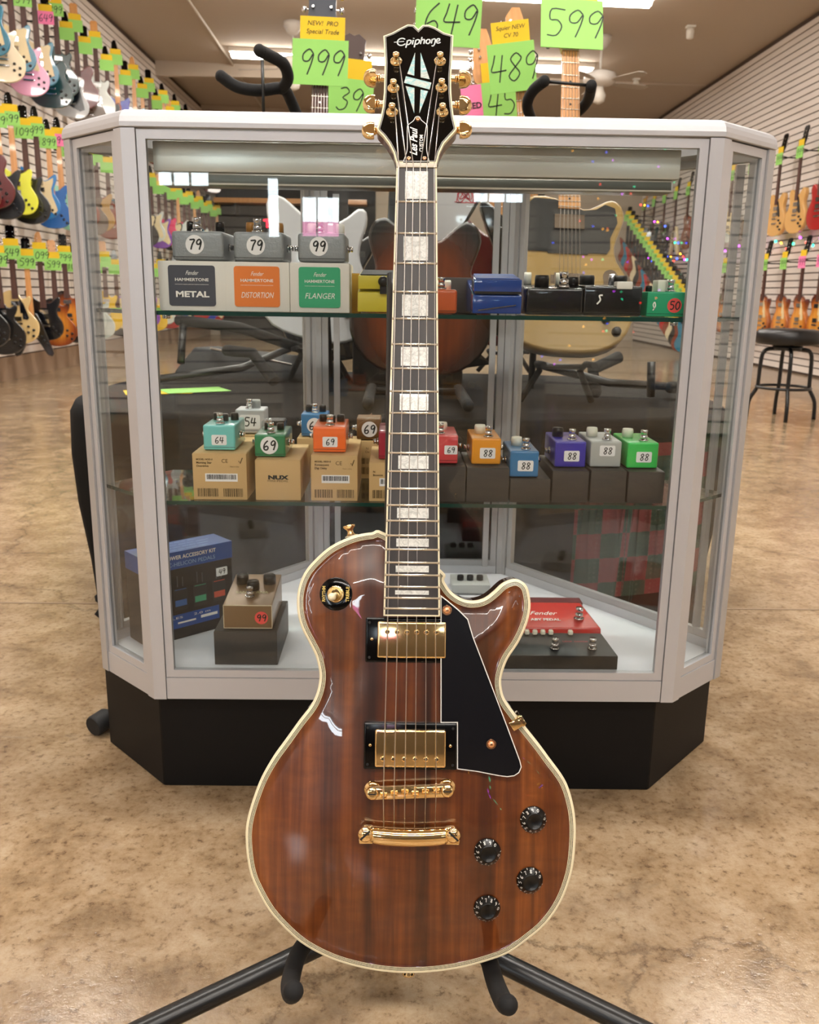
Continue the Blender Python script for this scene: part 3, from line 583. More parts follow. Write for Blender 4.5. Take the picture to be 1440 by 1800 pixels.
# bar stool
t = empty('bar_stool', (2.70, 6.15, 0), .55, 'black bar stool with round padded seat and foot ring by the right wall', 'stool')
MB().lathe([(.05, .505), (.20, .51), (.218, .525), (.218, .585), (.20, .608), (.1, .616), (.01, .617)], n=32).build('seat', mat('black_vinyl', '#100f10', .35), t)
MB().lathe([(.09, .47), (.1, .50), (.06, .502)], n=20).build('swivel_plate', TUBE, t)
for k in range(4):
    a = PI/4+k*PI/2; c, s = math.cos(a), math.sin(a); P = [(.05, .478), (.12, .476), (.155, .45), (.165, .38), (.168, .24), (.175, .20), (.215, .12), (.222, .0)]
    MB().tube([(c*r_, s*r_, z) for r_, z in crom(P, 3, closed=False)], .0135, 10).build('leg', TUBE, t)
MB().tube([(.178*math.cos(2*PI*k/28), .178*math.sin(2*PI*k/28), .215) for k in range(29)], .010, 8, caps=False).build('foot_ring', TUBE, t)
# ================================================================== DRAPED TABLE AND THE GUITARS BEHIND THE CASE
TC = (0.015, 2.52); TR = (.862, .60); TZ = .55
def sup(a, rx, ry, e=3.2):
    c, s = math.cos(a), math.sin(a); return (TC[0]+rx*math.copysign(abs(c)**(2/e), c), TC[1]+ry*math.copysign(abs(s)**(2/e), s))
CLOTH = mat('black_cloth', '#0c0c0d', .95, spec=.2)
t = empty('display_table', (TC[0], TC[1], 0), 0, 'round-cornered table draped to the floor in black cloth behind the glass case', 'table')
R = []
for k, (f, z) in enumerate([(.97, .0), (.955, .01), (.97, .15), (.995, .3), (1.005, .42), (1.0, .52), (.985, .545), (.96, .55)]):
    r_ = []
    for i in range(96):
        a = 2*PI*i/96; wv = 1+.008*math.sin(a*23)*(1-z/.55)*1.5; x, y = sup(a, TR[0]*f*wv, TR[1]*f*wv); r_.append((x-TC[0], y-TC[1], z))
    R.append(r_)
MB().rings(R, 0, True, False, True).build('table_cover', CLOTH, t)
# patchwork cloth over the front right
def m_patch():
    m = mat('patchwork_cloth', '#50201f', .9); N, L, b = nodes(m); mp = coords(N, L, (17, 17, 17))
    ck = N.new('ShaderNodeTexChecker'); ck.inputs['Scale'].default_value = 1; ck.inputs[1].default_value = lin('#6b2226'); ck.inputs[2].default_value = lin('#173629'); L.new(mp.outputs[0], ck.inputs[0])
    vo = N.new('ShaderNodeTexVoronoi'); vo.inputs['Scale'].default_value = 5; vo.inputs['Randomness'].default_value = .15; L.new(mp.outputs[0], vo.inputs['Vector'])
    r = ramp(N, [(0, '#c9b9ac'), (.26, '#c9b9ac'), (.3, '#000000')]); L.new(vo.outputs['Distance'], r.inputs[0])
    L.new(mix(N, L, 'MIX', mix(N, L, 'MULTIPLY', 1, r.outputs[0], '#707070'), ck.outputs[0], '#a89a90'), b.inputs['Base Color']); return m
q = MB(); top, bot = [], []
for i in range(15):
    a = -PI/2+.27+i*.040; x, y = sup(a, TR[0]*1.032, TR[1]*1.032); top.append((x, y, .50)); bot.append((x*1.0, y+.004, .14))
q.add(top+bot+[(x, y+.004, z) for x, y, z in top]+[(x, y+.004, z) for x, y, z in bot], [(i, i+1, 16+i-1+0, 15+i) for i in range(14)]+[(30+i, 45+i, 46+i, 31+i) for i in range(14)], 0, True)
tag(q.build('patchwork_cloth', m_patch()), 'red and green patchwork cloth hanging on the front right of the draped table', 'cloth')

B2 = mat('sunburst_back', '#0b0b0d', .2, coat=1)
WALN = m_burst('walnut_burst', '#6e3110', '#47200b', '#0a0605', .12, .20)
OFFW = mat('off_white_lacquer', '#c9c9cb', .25, coat=1); TANB = mat('butterscotch_lacquer', '#967941', .28, coat=.8)
GUARDT = mat('smoke_guard', '#141717', .3, coat=.25)
guitar('offset', OFFW, (-.232, 2.6, .675), 0, 'pale grey-white guitar with dark neck under the green 999 card', neck='rose', guard=None, head='3', headm=mat('slate_headstock', '#3c414b', .3), detail=2, price='999', cardz=.735, cardw=.148, cardh=.112, roll=.03, tilt=-.02, note=('NEW!  PRO', 'Special Trade'))
gB = guitar('hollow', WALN, (.060, 2.44, .60), 0, 'large walnut sunburst guitar in the middle behind the case, under the 649 card', neck='dark', head='3', headm=BLACKP, hw=CHROME, detail=1, price='649', cardz=.893, cardw=.165, cardh=.125, cardx=.030, roll=.035, scale=.98, yellow=False, knobs=False)
gT = guitar('tele', TANB, (.405, 2.13, .680), 0, 'butterscotch guitar with large black guard and maple neck under the 599 card', neck='maple', guard=GUARDT, head='inline', detail=2, price='599', cardz=.845, cardw=.155, cardh=.135, roll=.03, tilt=-.40, note=('', 'Vintage Tele'))
inst('control_plate', MB().prism(rrect(.035, .11, .017, 5), lambda p: (p[0], -.0225, p[1]), lambda p: (p[0], -.0245, p[1])).mesh('control_plate', CHROME), gT, (.105, 0, .155), (0, -.12, 0))
inst('bridge_plate', MB().box((-.044, -.0255, -.045), (.044, -.0222, .055)).mesh('bridge_plate', CHROME), gT, (0, 0, .135))
guitar('strat', gm('#0b0b0d'), (.455, 2.80, .66), 0, 'black guitar behind the butterscotch one, maple neck under the 489 card', neck='maple', head='inline', detail=2, price='489', cardz=.80, cardw=.135, cardh=.13, roll=-.13, cardx=-.028, note=('Squier NEW', 'CV 70'))
gR = guitar('strat', gm('#5c0f12'), (.375, 3.0, .655), 0, 'dark red guitar farthest back behind the case, pink used card beside its 45 card', neck='maple', head='inline', detail=1, price='45', cardz=.74, cardw=.13, cardh=.125, roll=-.125, cardx=.03)
pk = MB().box((-.032, -.001, -.045), (.032, .001, .045)).build('used_card', CARDP, gR, loc=(-.055, -.045, .755), label='pink card reading USED')
lettering('USED', .024, face(0, -.002, -.015), INK, pk, bold=.0006)
guitar('single', gm('#0b0b0d'), (-.225, 2.95, .60), 0, 'black guitar with brown headstock behind the 999 card, under the 39 card', neck='dark', head='3', headm=mat('brown_headstock', '#3a241c', .35), detail=1, price='39', cardz=.79, cardw=.15, cardh=.115, roll=.09)
# white-guard guitar: black body, white guard with red scrawl
t = empty('electric_guitar', (.12, 2.62, .62), 0, 'black pointed guitar with white guard and red scrawl, right of the headstock neck', 'guitar')
def pq(px, py, Y):
    d = ((px-720)/1553*_r-(py-900)/1553*_u+_f); p = d*(Y/d.y)+V((0, 0, CAMH)); return (p.x-.12, p.z-.62)
MB().prism([(-.14, .62), (.02, .64), (.145, .52), (.14, .50), (.0, .27), (.02, .12), (.16, .0), (.03, -.02), (-.10, .06), (-.17, .18), (-.15, .35)], lambda p: (p[0], .02, p[1]), lambda p: (p[0], -.02, p[1])).build('body', B2, t, .004, 2)
MB().prism([(-.12, .58), (.0, .60), (.126, .50), (.07, .40), (-.01, .285), (-.12, .28)], lambda p: (p[0], -.020, p[1]), lambda p: (p[0], -.023, p[1])).build('pickguard', OFFW, t)
REDI = mat('red_ink', '#c22a3a', .6); q = MB(); random.seed(3)
for k in range(9):
    a = k*2.4; pts = [(.068+.03*math.cos(a+j*.9)*(.3+.14*j), .47+.03*math.sin(a*1.3+j*1.1)*(.3+.14*j)) for j in range(6)]
    ribbon(q, crom(pts, 3, closed=False), .0022, lambda p: V((p.x, -.0236, p.y)))
q.build('red_scrawl', REDI, t)
for k, (a, b) in enumerate([(.10, .475), (.058, .40), (.015, .335)]): MB().lathe([(.003, 0), (.002, .0015)], (a, -.023, b), (0, -1, 0), 8).build('screw', STEEL, t)
MB().box((-.014, -.035, .5), (.014, -.005, .95)).build('neck', M_ROSEN, t); MB().box((.015, -.03, .22), (.05, -.018, .30)).build('pickup', CREAMK, t)

# stands behind the case
def stand(name, label, tubes, foams, strap=None):
    t = empty(name, tubes[0][0], 0, label, 'guitar stand'); o = V(tubes[0][0])
    for p in tubes: MB().tube([V(q)-o for q in p], .010, 8).build('tube', TUBE, t)
    for p in foams: q = crom(p, 5, closed=False); MB().tube([V(a)-o for a in q], .0135, 12).ball(V(q[-1])-o, .0138, 12, 8).ball(V(q[0])-o, .0138, 12, 8).build('foam_arm', FOAM, t)
    if strap: MB().tube([V(a)-o for a in strap], .004, 6).build('lock_strap', TUBE, t)
    return t
stand('guitar_stand', 'black tubular stand with an empty padded neck yoke left above the case', [[(-.18, 2.46, TZ), (-.20, 2.44, 1.0), (-.245, 2.36, 1.22)]],
      [[(-.235, 2.38, 1.20), (-.262, 2.33, 1.268), (-.278, 2.29, 1.287), (-.33, 2.27, 1.278), (-.38, 2.26, 1.283), (-.415, 2.25, 1.303)], [(-.278, 2.29, 1.287), (-.258, 2.24, 1.300), (-.262, 2.19, 1.318), (-.285, 2.16, 1.326), (-.305, 2.12, 1.328)]], [(-.318, 2.25, 1.34), (-.318, 2.25, 1.20)])
stand('guitar_stand', 'black tubular stand whose padded yoke holds the maple neck', [[(.40, 2.62, TZ), (.40, 2.58, 1.0), (.385, 2.52, 1.22)]],
      [[(.375, 2.50, 1.225), (.345, 2.46, 1.258), (.323, 2.40, 1.283), (.328, 2.34, 1.303), (.347, 2.29, 1.314)], [(.375, 2.50, 1.225), (.41, 2.50, 1.252), (.450, 2.45, 1.270), (.470, 2.38, 1.288), (.460, 2.29, 1.306)]], [(.347, 2.29, 1.314), (.460, 2.29, 1.306)])
stand('guitar_stand', 'black stand with two padded prongs facing out under the walnut guitar', [[(.05, 2.42, TZ+.012), (.05, 2.30, .575)], [(-.065, 2.26, .575), (.165, 2.26, .575)]],
      [[(-.062, 2.30, .578), (-.064, 2.15, .575), (-.062, 1.97, .578)], [(.162, 2.30, .578), (.164, 2.15, .575), (.162, 1.97, .576)]])
def rest(x, y, z, label):
    t = empty('guitar_stand', (x, y, TZ), 0, label, 'guitar stand')
    for s in (-1, 1): MB().tube([(s*.06, -.05, z-TZ-.008), (s*.06, .05, z-TZ-.012), (s*.05, .07, z-TZ-.03), (s*.09, .10, .0095)], .008, 8).build('leg', FOAM, t)
    MB().tube([(-.055, .065, z-TZ-.02), (.055, .065, z-TZ-.02)], .007, 8).build('crossbar', TUBE, t)
rest(-.232, 2.6, .668, 'low black rest under the grey-white guitar'); rest(.405, 2.13, .668, 'low black rest under the butterscotch guitar'); rest(.375, 3.0, .643, 'low black rest under the dark red guitar at the back')
def tubething(name, label, cat, runs, r=.012, foam=()):
    o = V(runs[0][0]); t = empty(name, o, 0, label, cat)
    for p in runs: MB().tube([V(q)-o for q in p], r, 8).build('tube', TUBE, t)
    for p in foam: MB().tube([V(q)-o for q in p], .016, 10).ball(V(p[0])-o, .016, 10, 6).build('foam_grip', FOAM, t)
tubething('folded_stand', 'folded black stand lying on the left of the draped table', 'guitar stand', [[(-.72, 2.45, TZ+.02), (-.45, 2.6, .60), (-.30, 2.75, .66)], [(-.60, 2.55, .73), (-.60, 2.5, .62)]], .011, [[(-.61, 2.55, .735), (-.45, 2.6, .715), (-.28, 2.7, .65)], [(-.46, 2.45, .66), (-.40, 2.5, .65), (-.33, 2.42, .58)]])
tubething('folded_stand', 'folded black stand lying on the right of the draped table', 'guitar stand', [[(.38, 2.35, .64), (.55, 2.3, .60), (.80, 2.45, .575)], [(.66, 2.3, .655), (.665, 2.3, .565)]], .011, [[(.52, 2.3, .575), (.52, 2.35, .63), (.60, 2.4, .66)], [(.74, 2.38, .582), (.80, 2.42, .578)]])
gb = MB().rings([[(-.26, -.16, 0), (.24, -.14, 0), (.26, .14, 0), (-.24, .16, 0)], [(-.25, -.15, .03), (.25, -.14, .02), (.25, .13, .03), (-.25, .15, .04)], [(-.2, -.1, .10), (.1, -.08, .05), (.14, .1, .06), (-.18, .12, .09)]], 0, True, True, True).build('gig_bag', mat('bag_nylon', '#17181b', .8), None, .01, 2); gb.location = (-.42, 2.86, TZ)
tag(gb, 'crumpled black gig bag lying behind the folded stand on the left', 'bag'); MB().tube([(-.15, -.10, .095), (.1, -.12, .05)], .004, 5).build('zip', STEEL, gb)
ab = empty('amplifier_head', (.045, 2.62, TZ), 0, 'black case with a small pale emblem under the walnut guitar', 'amplifier')
MB().box((-.13, -.12, 0), (.20, .12, .13)).build('cabinet', mat('black_tolex', '#0a0a0b', .7), ab, .012, 2)
ab.location = (.0, 2.78, TZ)
q = MB(); ribbon(q, [(-.05, .10), (-.05, .115), (-.075, .115)], .003, lambda p: V((p.x, -.1215, p.y))); ribbon(q, [(-.062, .103), (-.09, .103)], .0025, lambda p: V((p.x, -.1215, p.y))); q.build('emblem', WHITEPAINT, ab)
for nm, m_, x_, y_, r_, lb in (('price_sheet', CARDG, -.55, 2.43, .5, 'green price card lying flat on the left of the draped table'), ('description_sheet', CARDY, -.64, 2.39, .35, 'yellow card lying flat beside the green one on the draped table')):
    o = MB().box((-.085, -.055, 0), (.085, .055, .0012)).build(nm, m_); o.location = (x_, y_, TZ+.001+(0.0015 if m_ is CARDG else 0)); o.rotation_euler = (0, 0, r_); tag(o, lb, 'card')

# things half seen past the case sides
t = empty('stand_foot', (-.546, 1.545, .024), math.radians(200), 'black rubber-capped stand foot poking out left of the case plinth', 'guitar stand')
MB().tube([(0, 0, 0), (-.2, -.16, .03)], .011, 10).build('tube', TUBE, t); MB().lathe([(.018, -.0), (.02, .004), (.02, .034), (.016, .04)], (.024, .019, -.003), (-.77, -.62, .11), 14).build('rubber_cap', RUB, t)

# ================================================================== DISPLAY CASE
P = [V(p) for p in ((-.385, 1.319), (.457, 1.319), (.572, 1.423), (.243, 1.86), (-.173, 1.86), (-.507, 1.44))]
case = empty('display_case', (.035, 1.55, 0), 0, 'six-sided glass display case with aluminium frame on a black plinth', 'display case')
CO = V((.035, 1.55, 0)); cx = lambda p: V(p)-CO
def edge(i):
    a, b = P[i], P[(i+1) % 6]; e = (b-a).normalized(); return a, e, V((-e.y, e.x)), (b-a).length
def ebox(mb, i, u0, u1, d0, d1, z0, z1, mi=0):
    a, e, n, l = edge(i)
    if u1 <= 0: u1 = l+u1
    q = [a+e*u0+n*d0, a+e*u1+n*d0, a+e*u1+n*d1, a+e*u0+n*d1]
    return mb.add([cx((p.x, p.y, z0)) for p in q]+[cx((p.x, p.y, z1)) for p in q], [(0, 3, 2, 1), (4, 5, 6, 7), (0, 1, 5, 4), (1, 2, 6, 5), (2, 3, 7, 6), (3, 0, 4, 7)], mi)
ZB, ZT = .176, 1.036
Pl = [tuple(p) for p in P]
for i in range(6):          # corner posts
    a = P[i]; _, e1, n1, _ = edge(i); _, e0, n0, _ = edge(i-1); wd = .0195; inn = V(offset(Pl, .018)[i])
    poly = [a, a+e1*wd, a+e1*wd+n1*.018, inn, a-e0*wd+n0*.018, a-e0*wd]
    MB().prism([tuple(p) for p in poly], lambda p: cx((p[0], p[1], ZB)), lambda p: cx((p[0], p[1], ZT))).build('corner_post', ALU if i < 2 else ALU2, case)
for i in range(6):
    fz0 = .2125 if i in (5, 0, 1) else .176
    MB_ = MB(); s0 = .0205
    ebox(MB_, i, s0, -s0, .002 if i in (5, 0, 1) else 0, .016, ZB, fz0+(0 if i in (5, 0, 1) else .066)); MB_.build('base_rail', ALU, case)
    fr = MB(); k = .0125; z0 = fz0+.0008 if i in (5, 0, 1) else .242; z1 = ZT-.001
    ebox(fr, i, s0, s0+k, .0035, .014, z0, z1); ebox(fr, i, -s0-k if False else edge(i)[3]-s0-k, -s0, .0035, .014, z0, z1)
    ebox(fr, i, s0+k, -s0-k, .0035, .014, z0, z0+.0125); ebox(fr, i, s0+k, -s0-k, .0035, .014, z1-.0125, z1); fr.build('pane_frame', ALU if i in (5, 0, 1) else ALU2, case)
    gl = MB(); ebox(gl, i, s0+k, -s0-k, .007, .011, z0+.0125, z1-.0125); gl.build('glass_pane', GLASS, case)
# extra mullions of the sliding rear doors
for i, us in ((2, (.0,)), (3, (.045, .365)), (4, ())):
    for u in us:
        if u: m_ = MB(); ebox(m_, i, u-.006, u+.006, .014, .022, .242, ZT-.03); m_.build('door_channel', ALU2, case)
cr = [[cx((x, y, z)) for x, y in offset(Pl, d)] for d, z in ((.0, ZT+.001), (-.0015, ZT+.002), (-.0015, ZT+.008), (.0, ZT+.015), (.004, ZT+.021), (.011, ZT+.025), (.045, ZT+.026), (.045, ZT+.001))]
o = MB().rings(cr, 0, False); o.rings([cr[-1], cr[0]], 0, False); o.build('top_cap', ALU, case)
tp = offset(Pl, .044); MB().prism(tp, lambda p: cx((p[0], p[1], ZT+.016)), lambda p: cx((p[0], p[1], ZT+.022))).build('glass_top', GLASS, case)
dk = offset(Pl, .0165); MB().prism(dk, lambda p: cx((p[0], p[1], .205)), lambda p: cx((p[0], p[1], .225))).build('deck', DECK, case)
MB().prism([(-.37, 1.365), (.42, 1.365), (.56, 1.50), (.24, 1.78), (-.18, 1.78), (-.50, 1.49)], lambda p: cx((p[0], p[1], .170)), lambda p: cx((p[0], p[1], .205))).build('sub_base', DARKM, case)
MB().prism([(-.387, 1.352), (.438, 1.345), (.592, 1.515), (.25, 1.79), (-.19, 1.79), (-.525, 1.50)], lambda p: cx((p[0], p[1], 0)), lambda p: cx((p[0], p[1], .176))).build('plinth', KICK, case, .002, 1)
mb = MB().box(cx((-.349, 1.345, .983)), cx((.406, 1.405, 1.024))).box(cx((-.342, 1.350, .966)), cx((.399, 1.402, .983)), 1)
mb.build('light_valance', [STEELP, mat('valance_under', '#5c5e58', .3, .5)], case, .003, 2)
for nm, z, poly in (('glass_shelf', .783, [(-.362, 1.332), (.434, 1.332), (.545, 1.43), (.46, 1.545), (-.40, 1.545), (-.478, 1.45)]), ('glass_shelf', .497, [(-.362, 1.332), (.434, 1.332), (.55, 1.432), (.45, 1.575), (-.40, 1.575), (-.485, 1.452)])):
    q = MB().prism(poly, lambda p: cx((p[0], p[1], z)), lambda p: cx((p[0], p[1], z+.006)), 1, False, False, False)
    for zz in (z, z+.006): q.add([cx((p[0], p[1], zz)) for p in poly], [tuple(range(6))], 0)
    q.build(nm, [SHELFG, GLASSG], case)
    for (x, y) in ((-.345, 1.36), (.42, 1.36), (.44, 1.53), (-.385, 1.53)): MB().lathe([(.006, -.006), (.006, 0)], cx((x, y, z)), n=10).build('shelf_clip', CHROME, case)
for x, y in ((-.478, 1.46), (.535, 1.46)): MB().box(cx((x-.006, y-.004, .245)), cx((x+.006, y+.004, 1.02))).build('shelf_standard', ALU2, case)

# ------------------------------------------------------------------ goods
def sticker(price, kind, cxy, fz, h, parent, col_=None):
    x, y = cxy; m_ = col_ or WHITEPAPER; r = h/2
    if kind == 'disc': poly = [(r*math.cos(2*PI*k/24), r*math.sin(2*PI*k/24)) for k in range(24)]
    else: poly = rrect(h*1.45, h, h*.12, 3)
    M = face(x, fz, y); s = MB().prism(poly, lambda p: M @ V((p[0], p[1], 0)), lambda p: M @ V((p[0], p[1], .0006))).build('price_sticker', m_, parent)
    hand(price, h*(.62 if kind == 'rect' else .54), h*.085, M @ Matrix.Translation((0, 0, .0009)), INK, s, slant=.1, gap=.72); return s
def knob(parent, x, y, z, r, h, m, mark=True, name='knob'):
    k = MB().lathe([(r, 0), (r, h*.75), (r*.9, h), (.0005, h)], (x, y, z), n=18).build(name, m, parent)
    return k
def footswitch(parent, x, y, z, s=1.0):
    MB().lathe([(.0085*s, 0), (.0085*s, .003*s)], (x, y, z), n=6).lathe([(.0062*s, .003*s), (.0062*s, .010*s), (.0052*s, .0105*s)], (x, y, z), n=16).lathe([(.005*s, .010*s), (.0062*s, .018*s), (.0058*s, .020*s), (.0005, .0202*s)], (x, y, z), n=16).build('footswitch', CHROME, parent)
def jack(parent, x, y, z, sgn, r=.006):
    MB().lathe([(r, 0), (r, .003)], (x, y, z), (sgn, 0, 0), 6).lathe([(r*.65, .003), (r*.65, .009)], (x, y, z), (sgn, 0, 0), 12).build('jack', CHROME, parent)
def pedal(x0_, x1_, yf, z, h, dep, m, label, price=None, kind='rect', sh=.016, sx=0, sz=0, knobs=(), sw=None, jacks=True, group=None, scol=None, bev=.003, rz=0, slope=0, seam=True):
    t = empty('effects_pedal', ((x0_+x1_)/2, yf, z), rz, label, 'effects pedal', group); w_ = x1_-x0_
    e = MB().add([(-w_/2, 0, .001), (w_/2, 0, .001), (w_/2, dep, .001), (-w_/2, dep, .001), (-w_/2, 0, h), (w_/2, 0, h), (w_/2, dep, h+slope), (-w_/2, dep, h+slope)], [(0, 3, 2, 1), (4, 5, 6, 7), (0, 1, 5, 4), (1, 2, 6, 5), (2, 3, 7, 6), (3, 0, 4, 7)]).build('enclosure', m, t, bev, 3)
    if seam: MB().box((-w_/2+bev*.2, -.0002, h*.13), (w_/2-bev*.2, dep-.0005, h*.13+.0006)).build('base_seam', DARKM, t)
    if price: sticker(price, kind, (sx, h*.5+sz), -.0002, sh, t, scol)
    for (kx, ky, kr, kh, km) in knobs: knob(t, kx, ky, h+slope*ky/dep, kr, kh, km)
    if sw: footswitch(t, sw[0], sw[1], h+slope*sw[1]/dep, sw[2] if len(sw) > 2 else 1)
    if jacks:
        for s_ in (-1, 1): jack(t, s_*w_/2, dep*.42, h*.5, s_)
    return t
def carton(x0_, x1_, yf, z, h, dep, m, label, rz=0, group=None):
    t = empty('carton', ((x0_+x1_)/2, yf, z), rz, label, 'box', group); w_ = x1_-x0_
    MB().box((-w_/2, 0, 0), (w_/2, dep, h)).build('box_body', m, t, .0012, 2)
    MB().box((-w_/2+.001, .0015, h), (w_/2-.001, dep-.002, h+.0006)).build('lid_flap', m, t); return t
ZS = .7892; H1 = .0705
HAM = mat('hammered_grey', '#8b9093', .4, .3); N_, L_, b_ = nodes(HAM); bump(N_, L_, b_, noise(N_, L_, coords(N_, L_), 260, 3, .6).outputs[0], .6, .002)
WCARD = mat('white_carton', '#dcdad3', .6)
for (xa, xb, cc, t1, px, hk, lb, pr, px0, px1) in ((-.350, -.252, '#40434e', 'METAL', .036, BLACKP, 'dark grey METAL label', '79', -.330, -.254),
                                                  (-.2535, -.158, '#e07a2c', 'DISTORTION', .040, mat('amber_knob', '#9c6a28', .4), 'orange DISTORTION label', '79', -.240, -.166),
                                                  (-.1575, -.070, '#2fa474', 'FLANGER', .036, WHITEP, 'green FLANGER label', '99', -.146, -.076)):
    t = carton(xa, xb, 1.345, ZS, H1, .115, WCARD, 'white pedal box with a %s on the top glass shelf' % lb)
    M = face(0, -.0004, .036); w_ = xb-xa
    lab = MB().prism(rrect(w_*.70, .058, .004, 3), lambda p: M @ V((p[0], p[1], 0)), lambda p: M @ V((p[0], p[1], .0005))).build('label_panel', mat('print_'+cc[1:], cc, .55), t)
    F = face(0, -.0011, .036)
    lettering('Fender', .0085, F @ Matrix.Translation((0, .018, 0)), WHITEPAINT, lab, shear=.45, width=.019)
    lettering('HAMMERTONE', .006, F @ Matrix.Translation((0, .0085, 0)), WHITEPAINT, lab, bold=.0001, width=w_*.50)
    MB().box((-w_*.25, -.0013, .0377), (w_*.25, -.0010, .0381)).build('rule', WHITEPAINT, lab)
    lettering(t1, .0115, F @ Matrix.Translation((0, -.0125, 0)), WHITEPAINT, lab, shear=.25 if t1 != 'METAL' else 0, bold=.0004 if t1 == 'METAL' else 0, width=w_*.50)
    pedal(px0, px1, 1.352, ZS+H1+.001, .042, .10, HAM, 'hammered grey pedal priced %s on the box with the %s' % (pr, lb.split(' label')[0]), pr, 'disc', .027, -.004, .002, ((-.018, .045, .007, .016, hk), (.024, .05, .007, .016, hk)), (-.004, .02, 1.0), True, bev=.006)
# yellow treadle pedal + blue treadle pedal + boxes
def treadle(xc, yf, w_, h, m, label, top, face_blk=False):
    t = empty('effects_pedal', (xc, yf, ZS), 0, label, 'effects pedal')
    MB().add([(-w_/2, 0, .002), (w_/2, 0, .002), (w_/2, .125, .002), (-w_/2, .125, .002), (-w_/2, 0, h*.52), (w_/2, 0, h*.52), (w_/2, .125, h*.95), (-w_/2, .125, h*.95)], [(0, 3, 2, 1), (4, 5, 6, 7), (0, 1, 5, 4), (1, 2, 6, 5), (2, 3, 7, 6), (3, 0, 4, 7)]).build('enclosure', m, t, .002, 2)
    MB().add([(-w_/2+.001, -.001, h*.60), (w_/2-.001, -.001, h*.60), (w_/2-.001, .07, h*.80), (-w_/2+.001, .07, h*.80), (-w_/2+.001, -.002, h*.93), (w_/2-.001, -.002, h*.93), (w_/2-.004, .07, h*1.08), (-w_/2+.004, .07, h*1.08)], [(0, 3, 2, 1), (4, 5, 6, 7), (0, 1, 5, 4), (1, 2, 6, 5), (2, 3, 7, 6), (3, 0, 4, 7)]).build('treadle', m, t, .0015, 2)
    MB().add([(-w_/2+.004, .001, h*.945), (w_/2-.004, .001, h*.945), (w_/2-.006, .066, h*1.083), (-w_/2+.006, .066, h*1.083), (-w_/2+.004, .001, h*.965), (w_/2-.004, .001, h*.965), (w_/2-.006, .066, h*1.10), (-w_/2+.006, .066, h*1.10)], [(0, 3, 2, 1), (4, 5, 6, 7), (0, 1, 5, 4), (1, 2, 6, 5), (2, 3, 7, 6), (3, 0, 4, 7)]).build('rubber_pad', top, t)
    return t
YEL = mat('yellow_enamel', '#c9bb34', .35); BLU = mat('blue_enamel', '#16408f', .2, coat=.8)
t = treadle(-.022, 1.345, .072, .058, YEL, 'yellow treadle pedal with black thumb screw on the top shelf', RUB)
MB().lathe([(.0075, 0), (.0078, .004), (.0065, .009), (.001, .0095)], (.002, -.001, .046), (0, -1, 0), 14).box((-.003, -.005, .028), (.007, -.0005, .044)).build('thumb_screw', PEGB, t)
t = carton(-.073, -.058, 1.42, ZS, .058, .05, mat('mustard_box', '#b48a1f', .6), 'narrow mustard-coloured box behind the yellow pedal on the top shelf')
t = treadle(.149, 1.345, .073, .055, BLU, 'glossy blue treadle pedal on the top shelf', mat('blue_print', '#3558a5', .3)); MB().box((-.034, -.0012, .0305), (.034, .002, .034)).build('black_band', DARKM, t)
MB().add([(-.028, -.0022, .006), (.028, -.0022, .014), (.028, -.0022, .0155), (-.028, -.0022, .0075)], [(0, 1, 2, 3)]).build('trim_line', CHROME, t)
ORN = mat('burnt_orange_enamel', '#c25a2c', .35); GRN = mat('green_enamel', '#1f9a6b', .35)
pedal(.028, .090, 1.352, ZS, .036, .10, ORN, 'burnt orange pedal beside the neck on the top shelf', knobs=((-.018, .06, .007, .014, PEGB), (.0, .06, .007, .014, CREAMK), (.018, .06, .007, .014, CREAMK)), sw=(.008, .02, .9), jacks=False, bev=.005)
cb_ = carton(.045, .13, 1.47, ZS, .055, .05, CARTON2, 'dark box behind the orange and blue pedals on the top shelf')
BLK = mat('black_enamel', '#0c0e0f', .22, coat=.8)
t = pedal(.193, .279, 1.352, ZS, .040, .11, BLK, 'black pedal with black knobs left of the black box-shaped pedal on the top shelf', knobs=((-.016, .03, .011, .017, PEGB), (.034, .045, .009, .014, PEGB), (-.03, .085, .006, .018, CREAMK), (.02, .085, .006, .018, CREAMK)), sw=(.014, .012, 1.15), jacks=False, bev=.004, slope=.008)
t = pedal(.279, .366, 1.350, ZS, .044, .11, BLK, 'wide black pedal with a white flat switch on the top shelf', knobs=((-.022, .09, .012, .014, PEGB), (.03, .09, .012, .014, PEGB), (.018, .09, .006, .016, CHROME)), sw=None, bev=.003, slope=.004)
MB().box((.004, -.001, .040), (.028, .02, .051)).build('switch_pad', WHITEP, t, .002, 2); q = MB(); ribbon(q, crom([(-.024, .018), (-.019, .024), (-.021, .030), (-.016, .031)], 3, False), .0022, lambda p: V((p.x, -.0006, p.y))); q.build('emblem', WHITEPAINT, t)
t = pedal(.374, .432, 1.350, ZS, .037, .10, GRN, 'green pedal with a red 50 sticker at the right end of the top shelf', '50', 'disc', .0215, .012, -.001, ((-.02, .03, .005, .009, PEGB), (.012, .04, .008, .012, PEGB)), (.010, .02, .9), False, scol=REDSTK, bev=.002)
MB().box((-.008, .025, .037), (.010, .055, .0545)).build('white_switch', CREAMK, t, .002, 2)
q = MB(); ribbon(q, crom([(-.020, .010), (-.0165, .016), (-.018, .022), (-.020, .018), (-.0175, .012)], 3, False), .0016, lambda p: V((p.x, -.0006, p.y))); q.build('emblem', WHITEPAINT, t)

